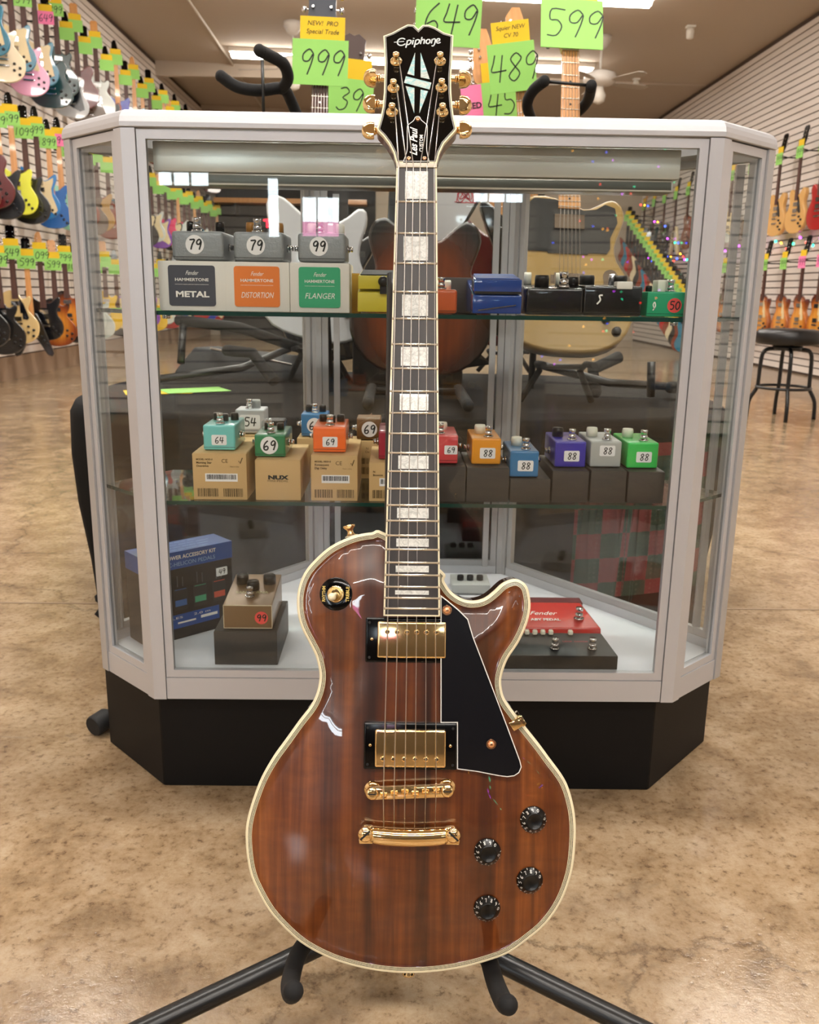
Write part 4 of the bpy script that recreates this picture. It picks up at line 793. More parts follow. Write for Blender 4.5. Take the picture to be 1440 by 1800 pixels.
# middle shelf
ZM = .5032
def codes(t, w_, z0, z1, xa, xb, m):
    mb = MB(); x = xa; random.seed(int(xa*1e5)+7)
    while x < xb: b = random.choice((.0006, .0011, .0017)); mb.box((x, -.0005, z0), (min(x+b, xb), -.0001, z1)); x += b+random.choice((.0006, .0009, .0014))
    mb.build('barcode', m, t)['kind'] = 'stuff'
def nuxbox(x0_, x1_, yf, h, dep, label, lines, style=0):
    t = carton(x0_, x1_, yf, ZM, h, dep, CARTON, label); w_ = x1_-x0_
    F = lambda x, z: face(x, -.0004, z)
    if style == 1:
        lettering('NUX', .0085, F(0, .036), INK, t, bold=.0005, width=.032); lettering('MINI PEDAL', .0042, F(0, .0305), PRINT, t, width=.032); return t
    for k, s_ in enumerate(lines): lettering(s_, .0036 if k == 0 else .0045, F(-w_/2+.006, h-.009-.0052*k), PRINT, t, align='LEFT', bold=.00012)
    lettering('CE', .0085, F(w_*.10, h-.0115), PRINT, t); q = MB(); ribbon(q, [(w_*.36, h-.011), (w_*.385, h-.015), (w_*.43, h-.006)], .0014, lambda p: V((p.x, -.0005, p.y))); q.build('tick_mark', PRINT, t)
    lettering('Made in China', .0024, F(w_*.28, h-.020), PRINT, t)
    sw_ = MB().box((-w_*.27, -.0006, h*.40), (w_*.33, -.0001, h*.40+.0125)).build('barcode_label', WHITEPAPER, t)
    mb = MB(); x = -w_*.24
    while x < w_*.30: b = random.choice((.0005, .0009, .0013)); mb.box((x, -.0009, h*.40+.0035), (x+b, -.0006, h*.40+.011)); x += b+random.choice((.0005, .0009))
    mb.build('barcode', INK, sw_)['kind'] = 'stuff'
    codes(t, w_, .005, .018, -w_*.42, -w_*.04, PRINT); codes(t, w_, .005, .018, w_*.06, w_*.42, PRINT); return t
nuxbox(-.312, -.229, 1.342, .0725, .16, 'kraft pedal box under the turquoise pedal priced 64', ('MODEL: NOD-3', 'Morning Star', 'Overdrive'))
nuxbox(-.216, -.146, 1.342, .0630, .15, 'kraft pedal box with NUX print under the green pedal priced 69', (), 1)
nuxbox(-.130, -.058, 1.342, .0710, .16, 'kraft pedal box under the orange pedal priced 69', ('MODEL: NDD-3', 'Konsequent', 'Digi Delay'))
nuxbox(-.040, .030, 1.342, .0610, .15, 'kraft Brownie box under the dark red pedal, partly behind the neck', ('', 'N', 'Brownie'))
t = carton(-.278, -.212, 1.515, ZM, .074, .055, CARTON, 'kraft box behind the turquoise pedal, under the white pedal priced 54'); lettering('DZ', .008, face(-.005, -.0004, .02), PRINT, t, bold=.0004)
t = carton(-.170, -.105, 1.515, ZM, .070, .055, CARTON, 'kraft box behind the kraft boxes, under the blue pedal priced 69'); lettering('TL', .008, face(0, -.0004, .018), PRINT, t, bold=.0004)
t = carton(-.082, -.015, 1.515, ZM, .0655, .055, CARTON, 'kraft box at the back under the brown pedal priced 69'); lettering('N\nOv', .006, face(0, -.0004, .05), PRINT, t); codes(t, .06, .008, .02, -.025, .025, PRINT); codes(t, .06, .026, .036, -.025, .025, PRINT)
TQ = mat('turquoise_enamel', '#6fc7c4', .3, coat=.5); GR2 = mat('forest_enamel', '#1d7a4c', .3, coat=.6); OR2 = mat('orange_enamel', '#f26d25', .3, coat=.6); WH2 = mat('silver_white_enamel', '#bcbdbf', .35); BL2 = mat('mid_blue_enamel', '#2f74a8', .3, coat=.5)
BR2 = mat('brown_enamel', '#6a4a22', .4); RD2 = mat('crimson_enamel', '#9c1f33', .3, coat=.5); RD3 = mat('coral_enamel', '#d2484c', .3, coat=.5); YL2 = mat('amber_enamel', '#e5961a', .3, coat=.6); PU2 = mat('violet_enamel', '#362fa3', .3, coat=.6); GR3 = mat('bright_green_enamel', '#2fbf55', .3, coat=.6); GY2 = mat('grey_enamel', '#a9aca9', .4)
K3 = ((-.014, .062, .0065, .011, PEGB), (.0, .05, .0065, .011, PEGB), (.014, .062, .0065, .011, PEGB))
pedal(-.298, -.249, 1.362, ZM+.0735, .040, .095, TQ, 'turquoise mini pedal priced 64 on a kraft box', '64', 'rect', .0160, 0, -.003, K3, (0, .014, .85))
t = pedal(-.219, -.171, 1.362, ZM+.064, .036, .095, GR2, 'dark green mini pedal with a round 69 sticker', '69', 'disc', .0275, -.001, .001, (), (0, .014, .85)); MB().box((-.018, .035, .037), (.018, .075, .052)).build('clear_cover', GLASS, t, .002, 1); 
for a in (-.01, .01): knob(t, a, .055, .036, .006, .010, PEGB)
pedal(-.128, -.077, 1.362, ZM+.072, .041, .095, OR2, 'orange mini pedal priced 69 on a kraft box', '69', 'rect', .0160, .001, -.003, K3, (0, .014, .85))
pedal(-.276, -.226, 1.52, ZM+.0755, .042, .05, WH2, 'white mini pedal marked 54 behind the turquoise one', '54', 'rect', .024, .0, 0, ((.006, .028, .009, .014, GY2),), (-.002, .012, .85))
pedal(-.163, -.117, 1.52, ZM+.0715, .040, .05, BL2, 'blue mini pedal with a round 69 sticker behind the orange one', '69', 'disc', .026, 0, 0, ((-.012, .032, .006, .012, PEGB), (.012, .032, .006, .012, PEGB)), (0, .013, .8))
pedal(-.067, -.025, 1.52, ZM+.067, .038, .05, BR2, 'brown mini pedal with a round 69 sticker at the back', '69', 'disc', .027, .001, 0, (), None)
pedal(-.026, .022, 1.362, ZM+.062, .045, .095, RD2, 'crimson mini pedal with a round sticker left of the neck', '69', 'disc', .024, 0, 0, (), (0, .02, .8))
pedal(.052, .098, 1.362, ZM+.056, .046, .095, RD3, 'coral red mini pedal with clear cover right of the neck', '69', 'rect', .014, .012, 0, ((0, .06, .009, .012, CREAMK),), (-.004, .014, .85))
KB = mat('dark_gift_box', '#38332e', .55)
for (a, b, h, lb, yy) in ((.044, .110, .055, 'dark carton under the coral red pedal', 1.345), (.112, .178, .054, 'dark carton under the amber pedal', 1.345), (.180, .243, .037, 'low dark carton under the mid blue pedal', 1.345), (.246, .303, .050, 'dark carton under the violet pedal', 1.347), (.306, .362, .051, 'dark carton under the grey pedal', 1.347), (.365, .422, .050, 'dark carton under the bright green pedal', 1.347)):
    carton(a, b, yy, ZM, h, .14, KB, lb)
CW = lambda x=0: ((x, .055, .008, .013, CREAMK),)
for (a, b, yy, zz, m_, nm, kb) in ((.120, .166, 1.365, .055, YL2, 'amber yellow', CREAMK), (.179, .224, 1.352, .038, BL2, 'mid blue', CREAMK), (.252, .301, 1.37, .051, PU2, 'violet', PEGB), (.308, .357, 1.37, .052, GY2, 'light grey', CREAMK), (.366, .415, 1.368, .051, GR3, 'bright green', CREAMK)):
    h = .042; off = -.012 if a > .2 else -.006
    t = pedal(a, b, yy, ZM+zz, h, .10, m_, '%s mini pedal priced 88 on a dark carton' % nm, '88', 'rect', .0168, .002, -.002 if nm != 'light grey' else .006, ((off, .055, .009, .014, kb),), (.004, .016, .9), seam=False)

# case floor
def boxpt(lx, dy, z): return V((lx, dy, z))
ang = math.atan2(.0797, .0897)
bb = empty('accessory_kit_box', (-.4205, 1.413, .2255), ang, 'blue and black kit box with a 49 sticker, angled on the case floor', 'box')
BW, BD, BH = .172, .062, .158; BLB = mat('blue_carton', '#1f4f9a', .4, coat=.3); BKB = mat('black_carton', '#14161a', .45)
MB().box((0, 0, 0), (BW, BD, BH)).build('box_body', BKB, bb, .001, 1)
MB().box((-.0004, -.0004, BH-.030), (BW+.0004, BD+.0004, BH+.0006)).build('blue_top_band', BLB, bb); MB().box((.012, -.0006, .020), (BW-.030, -.0001, .045)).build('blue_lower_band', BLB, bb)
lettering('CABLE & POWER ACCESSORY KIT', .0095, face(BW*.42, -.0008, BH-.010), WHITEPAINT, bb, width=BW*.78, bold=.0002); lettering('TC-HELICON PEDALS', .010, face(BW*.52, -.0008, BH-.022), mat('blue_print_light', '#8fb4e2', .5), bb, width=BW*.56)
for k in range(4): lettering('power supply  cables  daisy chain  adaptors', .006, Matrix.Translation((BW*.5, .010+.014*k, BH+.0009)), mat('blue_print_light', '#8fb4e2', .5), bb, width=BW*(.5+.1*(k % 3)))
for k, c in enumerate(('#5a6a80', '#3f6aa8', '#3fa07a', '#c2503f')):
    px = .030+.038*k; s_ = MB().box((px-.013, -.0006, .052), (px+.013, -.0001, .092)).build('printed_pedal', mat('print_dark', '#23262b', .4), bb)
    MB().box((px-.011, -.0009, .060), (px+.011, -.0007, .071)).box((px-.011, -.0009, .0895), (px+.011, -.0007, .0905)).build('printed_panel', mat('pr_'+c[1:], c, .4), s_)
    MB().box((px-.006, -.0008, .095), (px-.0045, -.0002, .115)).box((px+.004, -.0008, .095), (px+.0055, -.0002, .112)).build('printed_plug', mat('print_grey', '#4b4e55', .4), s_)
lettering('CABLES     2.0 m', .0055, face(BW*.42, -.0009, .039), WHITEPAINT, bb, width=BW*.6); MB().box((.02, -.0009, .027), (.05, -.0007, .030)).box((.06, -.0009, .028), (.095, -.0007, .031)).box((.105, -.0009, .029), (.138, -.0007, .034)).build('printed_cable', WHITEPAINT, bb)
lettering('h', .014, face(BW-.010, -.0006, .022), mat('blue_print_light', '#8fb4e2', .5), bb, bold=.0006)
sticker('49', 'rect', (BW-.022, BH-.052), -.0004, .0155, bb)
t = carton(-.291, -.1885, 1.345, .2255, .0575, .15, mat('charcoal_carton', '#3b3835', .5), 'charcoal carton on the case floor under the brown pedal priced 99')
BRN = mat('bronze_enamel', '#7d6447', .3, .35)
t = pedal(-.276, -.197, 1.354, .2845, .041, .125, BRN, 'bronze-brown pedal with black knobs and a red 99 sticker on the charcoal carton', '99', 'disc', .0215, .022, -.001, ((-.022, .088, .0105, .015, PEGB), (.0, .062, .0105, .015, PEGB), (.024, .088, .0105, .015, PEGB)), (-.001, .032, .9), False, scol=REDSTK, bev=.001, slope=.012, seam=False)
EDG = mat('pale_edge', '#c9bda0', .4); w_ = .079
MB().box((-w_/2, -.0005, .001), (w_/2, .0005, .0022)).box((-w_/2, -.0005, .0398), (w_/2, .0005, .041)).box((-w_/2, -.0005, .001), (-w_/2+.001, .0005, .041)).box((w_/2-.001, -.0005, .001), (w_/2, .0005, .041)).build('edge_trim', EDG, t)
lettering('SANTA ANA', .012, Matrix.Translation((0, .048, .0463)) @ Matrix.Rotation(math.atan2(.012, .125), 4, 'X'), mat('pale_gold_print', '#a7a078', .5), t, width=.055, bold=.0004)
# black multi switcher in front, red ABY pedal behind, white one further back
t = empty('effects_pedal', (.255, 1.336, .2255), 0, 'long black pedal with two metal footswitches on the case floor', 'effects pedal')
MB().add([(-.11, 0, 0), (.112, 0, 0), (.115, .09, 0), (-.115, .09, 0), (-.11, 0, .024), (.112, 0, .024), (.100, .075, .034), (-.11, .075, .034)], [(0, 3, 2, 1), (4, 5, 6, 7), (0, 1, 5, 4), (1, 2, 6, 5), (2, 3, 7, 6), (3, 0, 4, 7)]).build('enclosure', mat('black_powdercoat', '#1a1918', .45), t, .0015, 2)
for x in (-.08, .012, .074): footswitch(t, x, .022, .027, .95)
for k in range(8):
    x = -.072+.0135*k+(.020 if k == 7 else 0); MB().box((x, .066, .033), (x+.008, .074, .041)).build('button_cap', CREAMK, t, .0015, 1)
lettering('LOOP  SWITCH', .006, Matrix.Translation((.05, .045, .0305)) @ Matrix.Rotation(.13, 4, 'X'), REDI, t)
t = empty('effects_pedal', (.258, 1.455, .2255), 0, 'glossy red ABY footswitch pedal with clear cover on the case floor', 'effects pedal')
REDP = mat('red_enamel', '#c5322f', .25, coat=.7)
MB().add([(-.09, 0, 0), (.11, 0, 0), (.105, .12, 0), (-.09, .12, 0), (-.09, 0, .026), (.108, 0, .026), (.09, .10, .038), (-.085, .10, .038)], [(0, 3, 2, 1), (4, 5, 6, 7), (0, 1, 5, 4), (1, 2, 6, 5), (2, 3, 7, 6), (3, 0, 4, 7)]).build('enclosure', REDP, t, .004, 3)
for x in (-.05, .074): footswitch(t, x, .03, .031, 1.1)
lettering('Fender', .019, Matrix.Translation((.012, .052, .0335)) @ Matrix.Rotation(.13, 4, 'X'), WHITEPAINT, t, shear=.4, width=.05); lettering('ABY PEDAL', .011, Matrix.Translation((.014, .028, .0305)) @ Matrix.Rotation(.13, 4, 'X'), WHITEPAINT, t, width=.054, bold=.0003)
MB().box((-.09, .1205, 0), (.10, .15, .030)).build('back_box', mat('maroon_box', '#5a1a22', .4), t, .002, 1)
t = pedal(.118, .196, 1.70, .2255, .022, .07, mat('pale_grey_enamel', '#b7bbb8', .35), 'pale grey pedal with black knobs at the back of the case floor', knobs=((-.02, .03, .007, .010, PEGB), (.0, .03, .007, .010, PEGB), (.02, .03, .007, .010, PEGB)), jacks=False)

# ================================================================== FRONT GUITAR STAND
st_ = empty('guitar_stand', (0, .92, 0), 0, 'black tripod guitar stand with padded prongs holding the brown guitar', 'guitar stand'); so = V((0, .92, 0))
def ft(pts, r, name='tube', m=TUBE, n=16, sm=5): q = crom(pts, sm, closed=False) if len(pts) > 2 else pts; return MB().tube([V(p)-so for p in q], r, n).build(name, m, st_)
ft([(.0, .915, .10), (-.0925, .87, .0815), (-.256, .80, .0455), (-.40, .738, .014)], .0118, 'leg'); ft([(.0, .915, .10), (.103, .87, .080), (.262, .80, .0455), (.41, .738, .014)], .0118, 'leg'); ft([(0, .92, .10), (0, 1.10, .05), (0, 1.24, .012)], .0118, 'leg')
for p, d in (((-.40, .738, .014), (-1, -.42, -.2)), ((.41, .738, .014), (1, -.42, -.2)), ((0, 1.24, .012), (0, 1, -.2))): MB().lathe([(.0165, -.02), (.0175, .01), (.013, .016)], V(p)-so, d, 14).build('rubber_foot', RUB, st_)
ft([(0, .935, .075), (0, .965, .35), (0, 1.0, .62), (0, 1.045, .84)], .0115, 'column'); MB().lathe([(.024, 0), (.026, .01), (.026, .05), (.02, .056)], V((0, .928, .075))-so, (0, .1, 1), 20).build('hub', TUBE, st_)
for s in (-1, 1):
    k_ = 1.0 if s < 0 else 1.06
    pts = [(s*.02, .925, .115), (s*.055*k_, .90, .112), (s*.082*k_, .86, .118), (s*.098*k_, .81, .128), (s*.101*k_, .76, .138), (-.0955, .722, .158), (-.0905, .70, .180)] if s < 0 else [(s*.02, .925, .115), (.058, .90, .112), (.087, .86, .118), (.1035, .81, .128), (.108, .76, .136), (.1115, .722, .148), (.1125, .70, .165)]
    q = crom(pts, 5, closed=False); MB().tube([V(p)-so for p in q], .0095, 18).ball(V(q[-1])-so, .0096, 18, 12).build('foam_prong', FOAM, st_)

# ================================================================== THE MAIN GUITAR
def cols(o, x, y, z): return Matrix(((x[0], y[0], z[0], o[0]), (x[1], y[1], z[1], o[1]), (x[2], y[2], z[2], o[2]), (0, 0, 0, 1)))
O_ = V((0.01914, 0.97058, 0.94501)); S_ = V((0.99984, -0.0173, 0.00343)); T_ = V((-0.00191, -0.29988, -0.95397)); W_ = V((-0.01753, -0.95382, 0.29987))
Ob = V((0.01865, 0.86589, 0.55863)); Tb = V((-0.00084, -0.24109, -0.9705)); Wb = V((-0.01762, -0.97035, 0.24107))
Oh = V((0.01921, 0.9756, 0.94763)); Th = V((0.0061, 0.52172, 0.85309)); Wh = V((-0.01655, -0.85294, 0.52175))
RW = cols(Ob+Tb*.4273-Wb*.05, S_, -Tb, Wb); g = empty('electric_guitar', M=RW, label='glossy brown single-cutaway guitar with gold hardware standing in front of the case', cat='guitar')
RI = RW.inverted(); MBm = RI @ cols(Ob, S_, -Tb, Wb); MNm = RI @ cols(O_, S_, -T_, W_); MHm = RI @ cols(Oh, S_, Th, Wh)
xb = lambda p: MBm @ p; xn = lambda p: MNm @ p; xh = lambda p: MHm @ p
ol = crom([(s/1000, -t/1000) for s, t in BODY], 4)
# body shell: mahogany sides/back, cream binding, laminated purfling, arched wood top
d_edge = .0
R = [[(x, y, -.050) for x, y in offset(ol, .010)], [(x, y, -.0485) for x, y in offset(ol, .004)], [(x, y, -.044) for x, y in offset(ol, .0008)], [(x, y, -.0065) for x, y in ol]]
MB().rings(R, 0, True, True, False).build('back_and_sides', M_MAHOG, g, xf=xb)
R = [[(x, y, -.0065) for x, y in ol], [(x, y, -.001) for x, y in ol], [(x, y, 0) for x, y in offset(ol, .0008)], [(x, y, .0001) for x, y in offset(ol, .0030)]]
MB().rings(R, 0, True).build('binding', CREAM, g, xf=xb)
R = [[(x, y, .0001) for x, y in offset(ol, d)] for d in (.0030, .0036, .0042, .0048, .0054, .0060, .0066)]
MB().rings(R, 0, True, mis=[1, 0, 1, 0, 1, 0]).build('purfling', [CREAM, BLACKP], g, xf=xb)
inner = offset(ol, .0066)[::2]
def arch(d, y=0):
    k_ = min(1, max(0, (-y-.13)/.11)); t_ = min(1, max(0, (d-.006)/(.050+.055*k_*k_*(3-2*k_)))); return .0105*t_*t_*(3-2*t_)-.0008*math.exp(-((d-.008)/.007)**2)
bv = [V(p) for p in offset(ol, 0)]; 
def dist(x, y): return math.sqrt(min((p.x-x)**2+(p.y-y)**2 for p in bv))
def inside(x, y, poly):
    c = False; j = len(poly)-1
    for i in range(len(poly)):
        if (poly[i][1] > y) != (poly[j][1] > y) and x < (poly[j][0]-poly[i][0])*(y-poly[i][1])/(poly[j][1]-poly[i][1])+poly[i][0]: c = not c
        j = i
    return c
pts = [V(p) for p in inner]; n_in = len(pts); hs_ = [0.0001]*n_in; stp = .0052; iy = 0; y = -.43; inn2 = offset(ol, .0095)[::2]
r1 = offset(ol, .0095)[::2]
for p in r1: pts.append(V(p)); hs_.append(arch(.0095, p[1]))
while y < .03:
    x = -.172+(stp/2 if iy % 2 else 0)
    while x < .175:
        if inside(x, y, r1):
            d = dist(x, y)
            if d > .0125: pts.append(V((x, y))); hs_.append(arch(d, y))
        x += stp
    y += stp*.87; iy += 1
fr_ = geometry.delaunay_2d_cdt(pts, [], [list(range(n_in))], 1, 1e-7)
idx = fr_[3]; hh = [hs_[o[0]] if o else 0 for o in idx]
mb = MB().add([(v.x, v.y, h) for v, h in zip(fr_[0], hh)], [tuple(f) for f in fr_[2]], 0, True); mb.build('arched_top', M_KOA, g, xf=xb)
def top_h(s, t_): return arch(dist(s, -t_), -t_)
# neck, fretboard
L0 = .6287; FE = .4605; hw = lambda t_: .0209+(.0284-.0209)*t_/FE
R = []
for t_, dp in ((-.004, .013), (.02, .0135), (.25, .016), (.36, .018), (.385, .030), (.40, .045), (.46, .047)):
    w_ = hw(max(0, t_)); R.append([(w_*math.cos(PI*k/12), -t_, -.006-dp*math.sin(PI*k/12)**(.8 if t_ < .38 else .35)) for k in range(13)])
MB().rings(R, 0, True, True, True).build('neck', M_MAHOG, g, xf=xn)
def trap(z0, z1, a0, a1, t0=0, t1=FE, mi=0, mb=None):
    return (mb or MB()).add([(a0(t0), -t0, z0), (a1(t0), -t0, z0), (a1(t1), -t1, z0), (a0(t1), -t1, z0), (a0(t0), -t0, z1), (a1(t0), -t0, z1), (a1(t1), -t1, z1), (a0(t1), -t1, z1)], [(0, 1, 2, 3), (4, 7, 6, 5), (0, 4, 5, 1), (1, 5, 6, 2), (2, 6, 7, 3), (3, 7, 4, 0)], mi)
B_ = .0017
fb = trap(-.006, 0, lambda t_: -hw(t_)+B_, lambda t_: hw(t_)-B_, 0, FE-.0015).build('fretboard', M_ROSE, g, xf=xn)
e = trap(-.006, .0001, lambda t_: -hw(t_), lambda t_: -hw(t_)+B_); trap(-.006, .0001, lambda t_: hw(t_)-B_, lambda t_: hw(t_), mb=e); trap(-.006, .0001, lambda t_: -hw(t_), lambda t_: hw(t_), FE-.0015, FE, mb=e); e.build('fretboard_binding', CREAM, g, xf=xn)
fp = lambda n_: L0*(1-2**(-n_/12))+.0006
for n_ in range(1, 23):
    t_ = fp(n_); w_ = hw(t_)-.0003; MB().rings([[(sx*w_, -t_+.00125*math.cos(a), .00115*math.sin(a)) for a in [PI*k/6 for k in range(7)]] for sx in (-1, 1)], 0, True, True, True).build('fret', FRET, fb, xf=xn)
for n_, fr1 in ((1, .83), (3, .80), (5, .79), (7, .78), (9, .75), (12, .72), (15, .66), (17, .58), (19, .52), (21, .38)):
    a, b = fp(n_-1), fp(n_); c = (a+b)/2; h2 = (b-a)*fr1/2; w_ = .0115+(.0172-.0115)*c/FE
    MB().box((-w_, -c-h2, -.001), (w_, -c+h2, .00015)).build('block_inlay', M_PEARL, fb, xf=xn)
MB().box((-.0209, 0, -.006), (.0209, .0048, .0016)).build('nut', NUT, g, .0005, 2, xf=xn)
# headstock
HEAD = [(0.4,179.7),(-4.4,185.5),(-11.5,185.9),(-18.7,181.4),(-28.4,174.3),(-37.9,169.7),(-37.0,155.1),(-35.7,134.0),(-35.7,113.3),(-35.8,93.0),(-36.6,75.3),(-38.7,61.0),(-42.0,46.0),(-40.2,42.7),(-35.3,37.0),(-29.4,27.7),(-24.2,16.3),(-21.2,3.6),(20.9,3.6),(23.9,17.0),(28.6,28.5),(35.5,37.9),(40.0,43.8),(41.8,47.1),(38.9,62.0),(37.4,76.3),(36.3,93.9),(36.1,114.3),(37.4,135.0),(38.3,156.1),(39.0,171.6),(28.8,175.1),(18.8,182.7),(11.6,185.7),(5.0,185.6)]
hl = [(a/1000, b/1000) for a, b in HEAD]
MB().rings([[(x, y, -.015) for x, y in hl], [(x, y, -.004) for x, y in hl]], 0, False, True, False).build('headstock', M_MAHOG, g, xf=xh)
hb_ = MB().rings([[(x, y, -.004) for x, y in hl], [(x, y, 0) for x, y in hl], [(x, y, .0001) for x, y in offset(hl, .0016)], [(x, y, .0001) for x, y in offset(hl, .0021)], [(x, y, .0001) for x, y in offset(hl, .0030)], [(x, y, .0001) for x, y in offset(hl, .0036)]], 0, False, mis=[0, 0, 1, 2, 1])
hb_.build('headstock_binding', [CREAM, BLACKP, mat('grey_line', '#8b8a86', .4)], g, xf=xh)
MB().add([(x, y, .0001) for x, y in offset(hl, .0036)], [tuple(range(len(hl)))]).build('headstock_face', BLACKP, g, xf=xh)
LOGOS = [([(1.08,1.2),(.78,1.45),(.38,1.35),(.15,.92),(.17,.4),(.45,.03),(.85,.05),(1.12,.32)],1), ([(-.30,.74),(.95,.80)],.6), ([(1.38,.98),(1.20,-.55)],1), ([(1.34,.80),(1.55,1.0),(1.82,.85),(1.75,.35),(1.50,.08),(1.28,.15)],1), ([(2.10,.98),(2.0,.05)],1), ([(2.14,1.25),(2.16,1.38)],1.2),
 ([(2.42,.98),(2.24,-.55)],1), ([(2.38,.80),(2.6,1.0),(2.86,.85),(2.80,.35),(2.55,.08),(2.32,.15)],1), ([(3.18,1.5),(3.0,.05)],1), ([(3.05,.55),(3.22,.92),(3.48,.92),(3.48,.5),(3.42,.05)],1), ([(4.0,.95),(3.75,.75),(3.72,.25),(3.95,.05),(4.15,.3),(4.18,.75),(4.0,.95)],1),
 ([(4.45,.98),(4.36,.05)],1), ([(4.40,.55),(4.58,.92),(4.82,.92),(4.82,.4),(4.74,-.2),(4.56,-.5),(4.40,-.38)],.9), ([(5.02,.45),(5.34,.55),(5.38,.85),(5.18,.96),(5.0,.65),(5.05,.15),(5.28,.05),(5.5,.22)],1)]
LM = MHm @ Matrix.Translation((-.0235, .1560, .0004)) @ Matrix.Rotation(.085, 4, 'Z'); q = MB()
for st, wd in LOGOS: ribbon(q, [(x*.0088, y*.0066) for x, y in (crom(st, 4, closed=False) if len(st) > 2 else st)], .00155*wd, lambda p: LM @ V((p.x+p.y*.1, p.y, 0)))
q.build('logo', mat('logo_pearl', '#c2c8c8', .3), g)
for pl in ([(-2.9,147.0),(-11.0,118.1),(-3.5,115.8)], [(3.1,147.1),(3.4,113.5),(13.1,111.3)], [(-12.5,114.9),(14.9,106.6),(13.1,97.6),(-14.4,106.2)], [(-12.7,101.8),(-3.1,99.3),(-3.1,66.2)], [(3.5,97.3),(11.4,95.2),(2.4,66.3)]):
    MB().prism([(a/1000, b/1000) for a, b in pl], lambda p: (p[0], p[1], -.0005), lambda p: (p[0], p[1], .0004)).build('diamond_inlay', M_ABAL, g, xf=xh)
tr = crom([(a/1000, b/1000) for a, b in [(-14.0,3.6),(-11.2,13.5),(-10.1,22.2),(-10.5,46.3),(-8.6,50.8),(-4.0,55.3),(-2.3,59.4),(0,61),(2.7,60.3),(4.7,56.2),(9.4,51.4),(11.1,46.6),(10.5,22.5),(11.2,13.8),(13.2,3.9)]], 3, closed=False)
c_ = MB().prism(tr, lambda p: (p[0], p[1], .0001), lambda p: (p[0], p[1], .0020)).build('truss_rod_cover', BLACKP, g, xf=xh)
MB().rings([[(x, y, .00205) for x, y in offset(tr, -.0001)], [(x, y, .00205) for x, y in offset(tr, .0006)]], 0, False).build('cover_edge', WHITEPAINT, c_, xf=xh)
for s_, t_ in ((.7, 57.0), (-8.1, 7.4), (8.2, 7.6)): MB().lathe([(.0023, .002), (.0021, .0029), (.001, .0033)], (s_/1000, t_/1000, 0), n=12).build('screw', mat('copper_gold', (1, .55, .3), .15, 1), c_, xf=xh)
lettering('Les Paul', .0105, MHm @ Matrix.Translation((-.0030, .0275, .0023)) @ Matrix.Rotation(PI/2, 4, 'Z'), WHITEPAINT, c_, shear=.45, bold=.00025, width=.036)
lettering('CUSTOM', .0052, MHm @ Matrix.Translation((.0048, .0265, .0023)) @ Matrix.Rotation(PI/2, 4, 'Z'), WHITEPAINT, c_, bold=.0001, width=.021)
# tuners
POSTS = [(-23.3,134.5),(-25.5,98.5),(-26.5,67.2),(24.1,135.3),(25.7,99.8),(26.7,67.8)]; BTN = [(-51.3,131.0),(-51.7,96.0),(-52.1,60.5),(49.8,131.0),(51.4,95.5),(52.4,63.0)]
for k in range(6):
    px, py = POSTS[k][0]/1000, POSTS[k][1]/1000; bx, by = BTN[k][0]/1000, BTN[k][1]/1000; s = -1 if k < 3 else 1
    t = MB().lathe([(.0066, 0), (.0066, .0012), (.0055, .0022), (.0042, .0034), (.0036, .0036), (.0034, .0055), (.0028, .0066), (.0029, .0082), (.0036, .0094), (.0034, .0112), (.0018, .0122), (.0004, .0124)], (px, py, 0), n=24).build('tuner_post', GOLD, g, xf=xh)
    MB().tube([(px, by, -.020), (s*.040, by, -.020), (s*.0465, by, -.020)], [.0055, .0036, .0028], 14).lathe([(.0040, 0), (.0046, .001), (.0040, .002)], (s*.0415, by, -.020), (s, 0, 0), 16).lathe([(.0040, 0), (.0046, .001), (.0040, .002)], (s*.0442, by, -.020), (s, 0, 0), 16).box((px-.007, by-.008, -.027), (px+.007, by+.008, -.0155)).build('tuner_housing', GOLD, g, xf=xh)
    prof = [(0, .0093), (.0035, .0100), (.0085, .0088), (.0122, .0050), (.0134, 0), (.0122, -.0050), (.0085, -.0088), (.0035, -.0100), (0, -.0093)]
    tw = {0: 1.15, 3: 1.2, 1: .35, 4: .5, 2: .1, 5: .15}[k]; base = s*.0455
    def bt(a, b, dz): 
        yy, zz = b*math.cos(tw)-dz*math.sin(tw), b*math.sin(tw)+dz*math.cos(tw); return (base+s*a, by+yy, -.020+zz)
    P2 = crom(prof, 3, closed=False); Rr = [[bt(.0006+a*sc_, b*sc_, dz) for a, b in P2] for sc_, dz in ((.55, -.0036), (.86, -.0030), (1, -.0012), (1, .0012), (.86, .0030), (.55, .0036))]
    MB().rings(Rr, 0, True, True, True).build('tuner_button', GOLD, g, xf=xh)
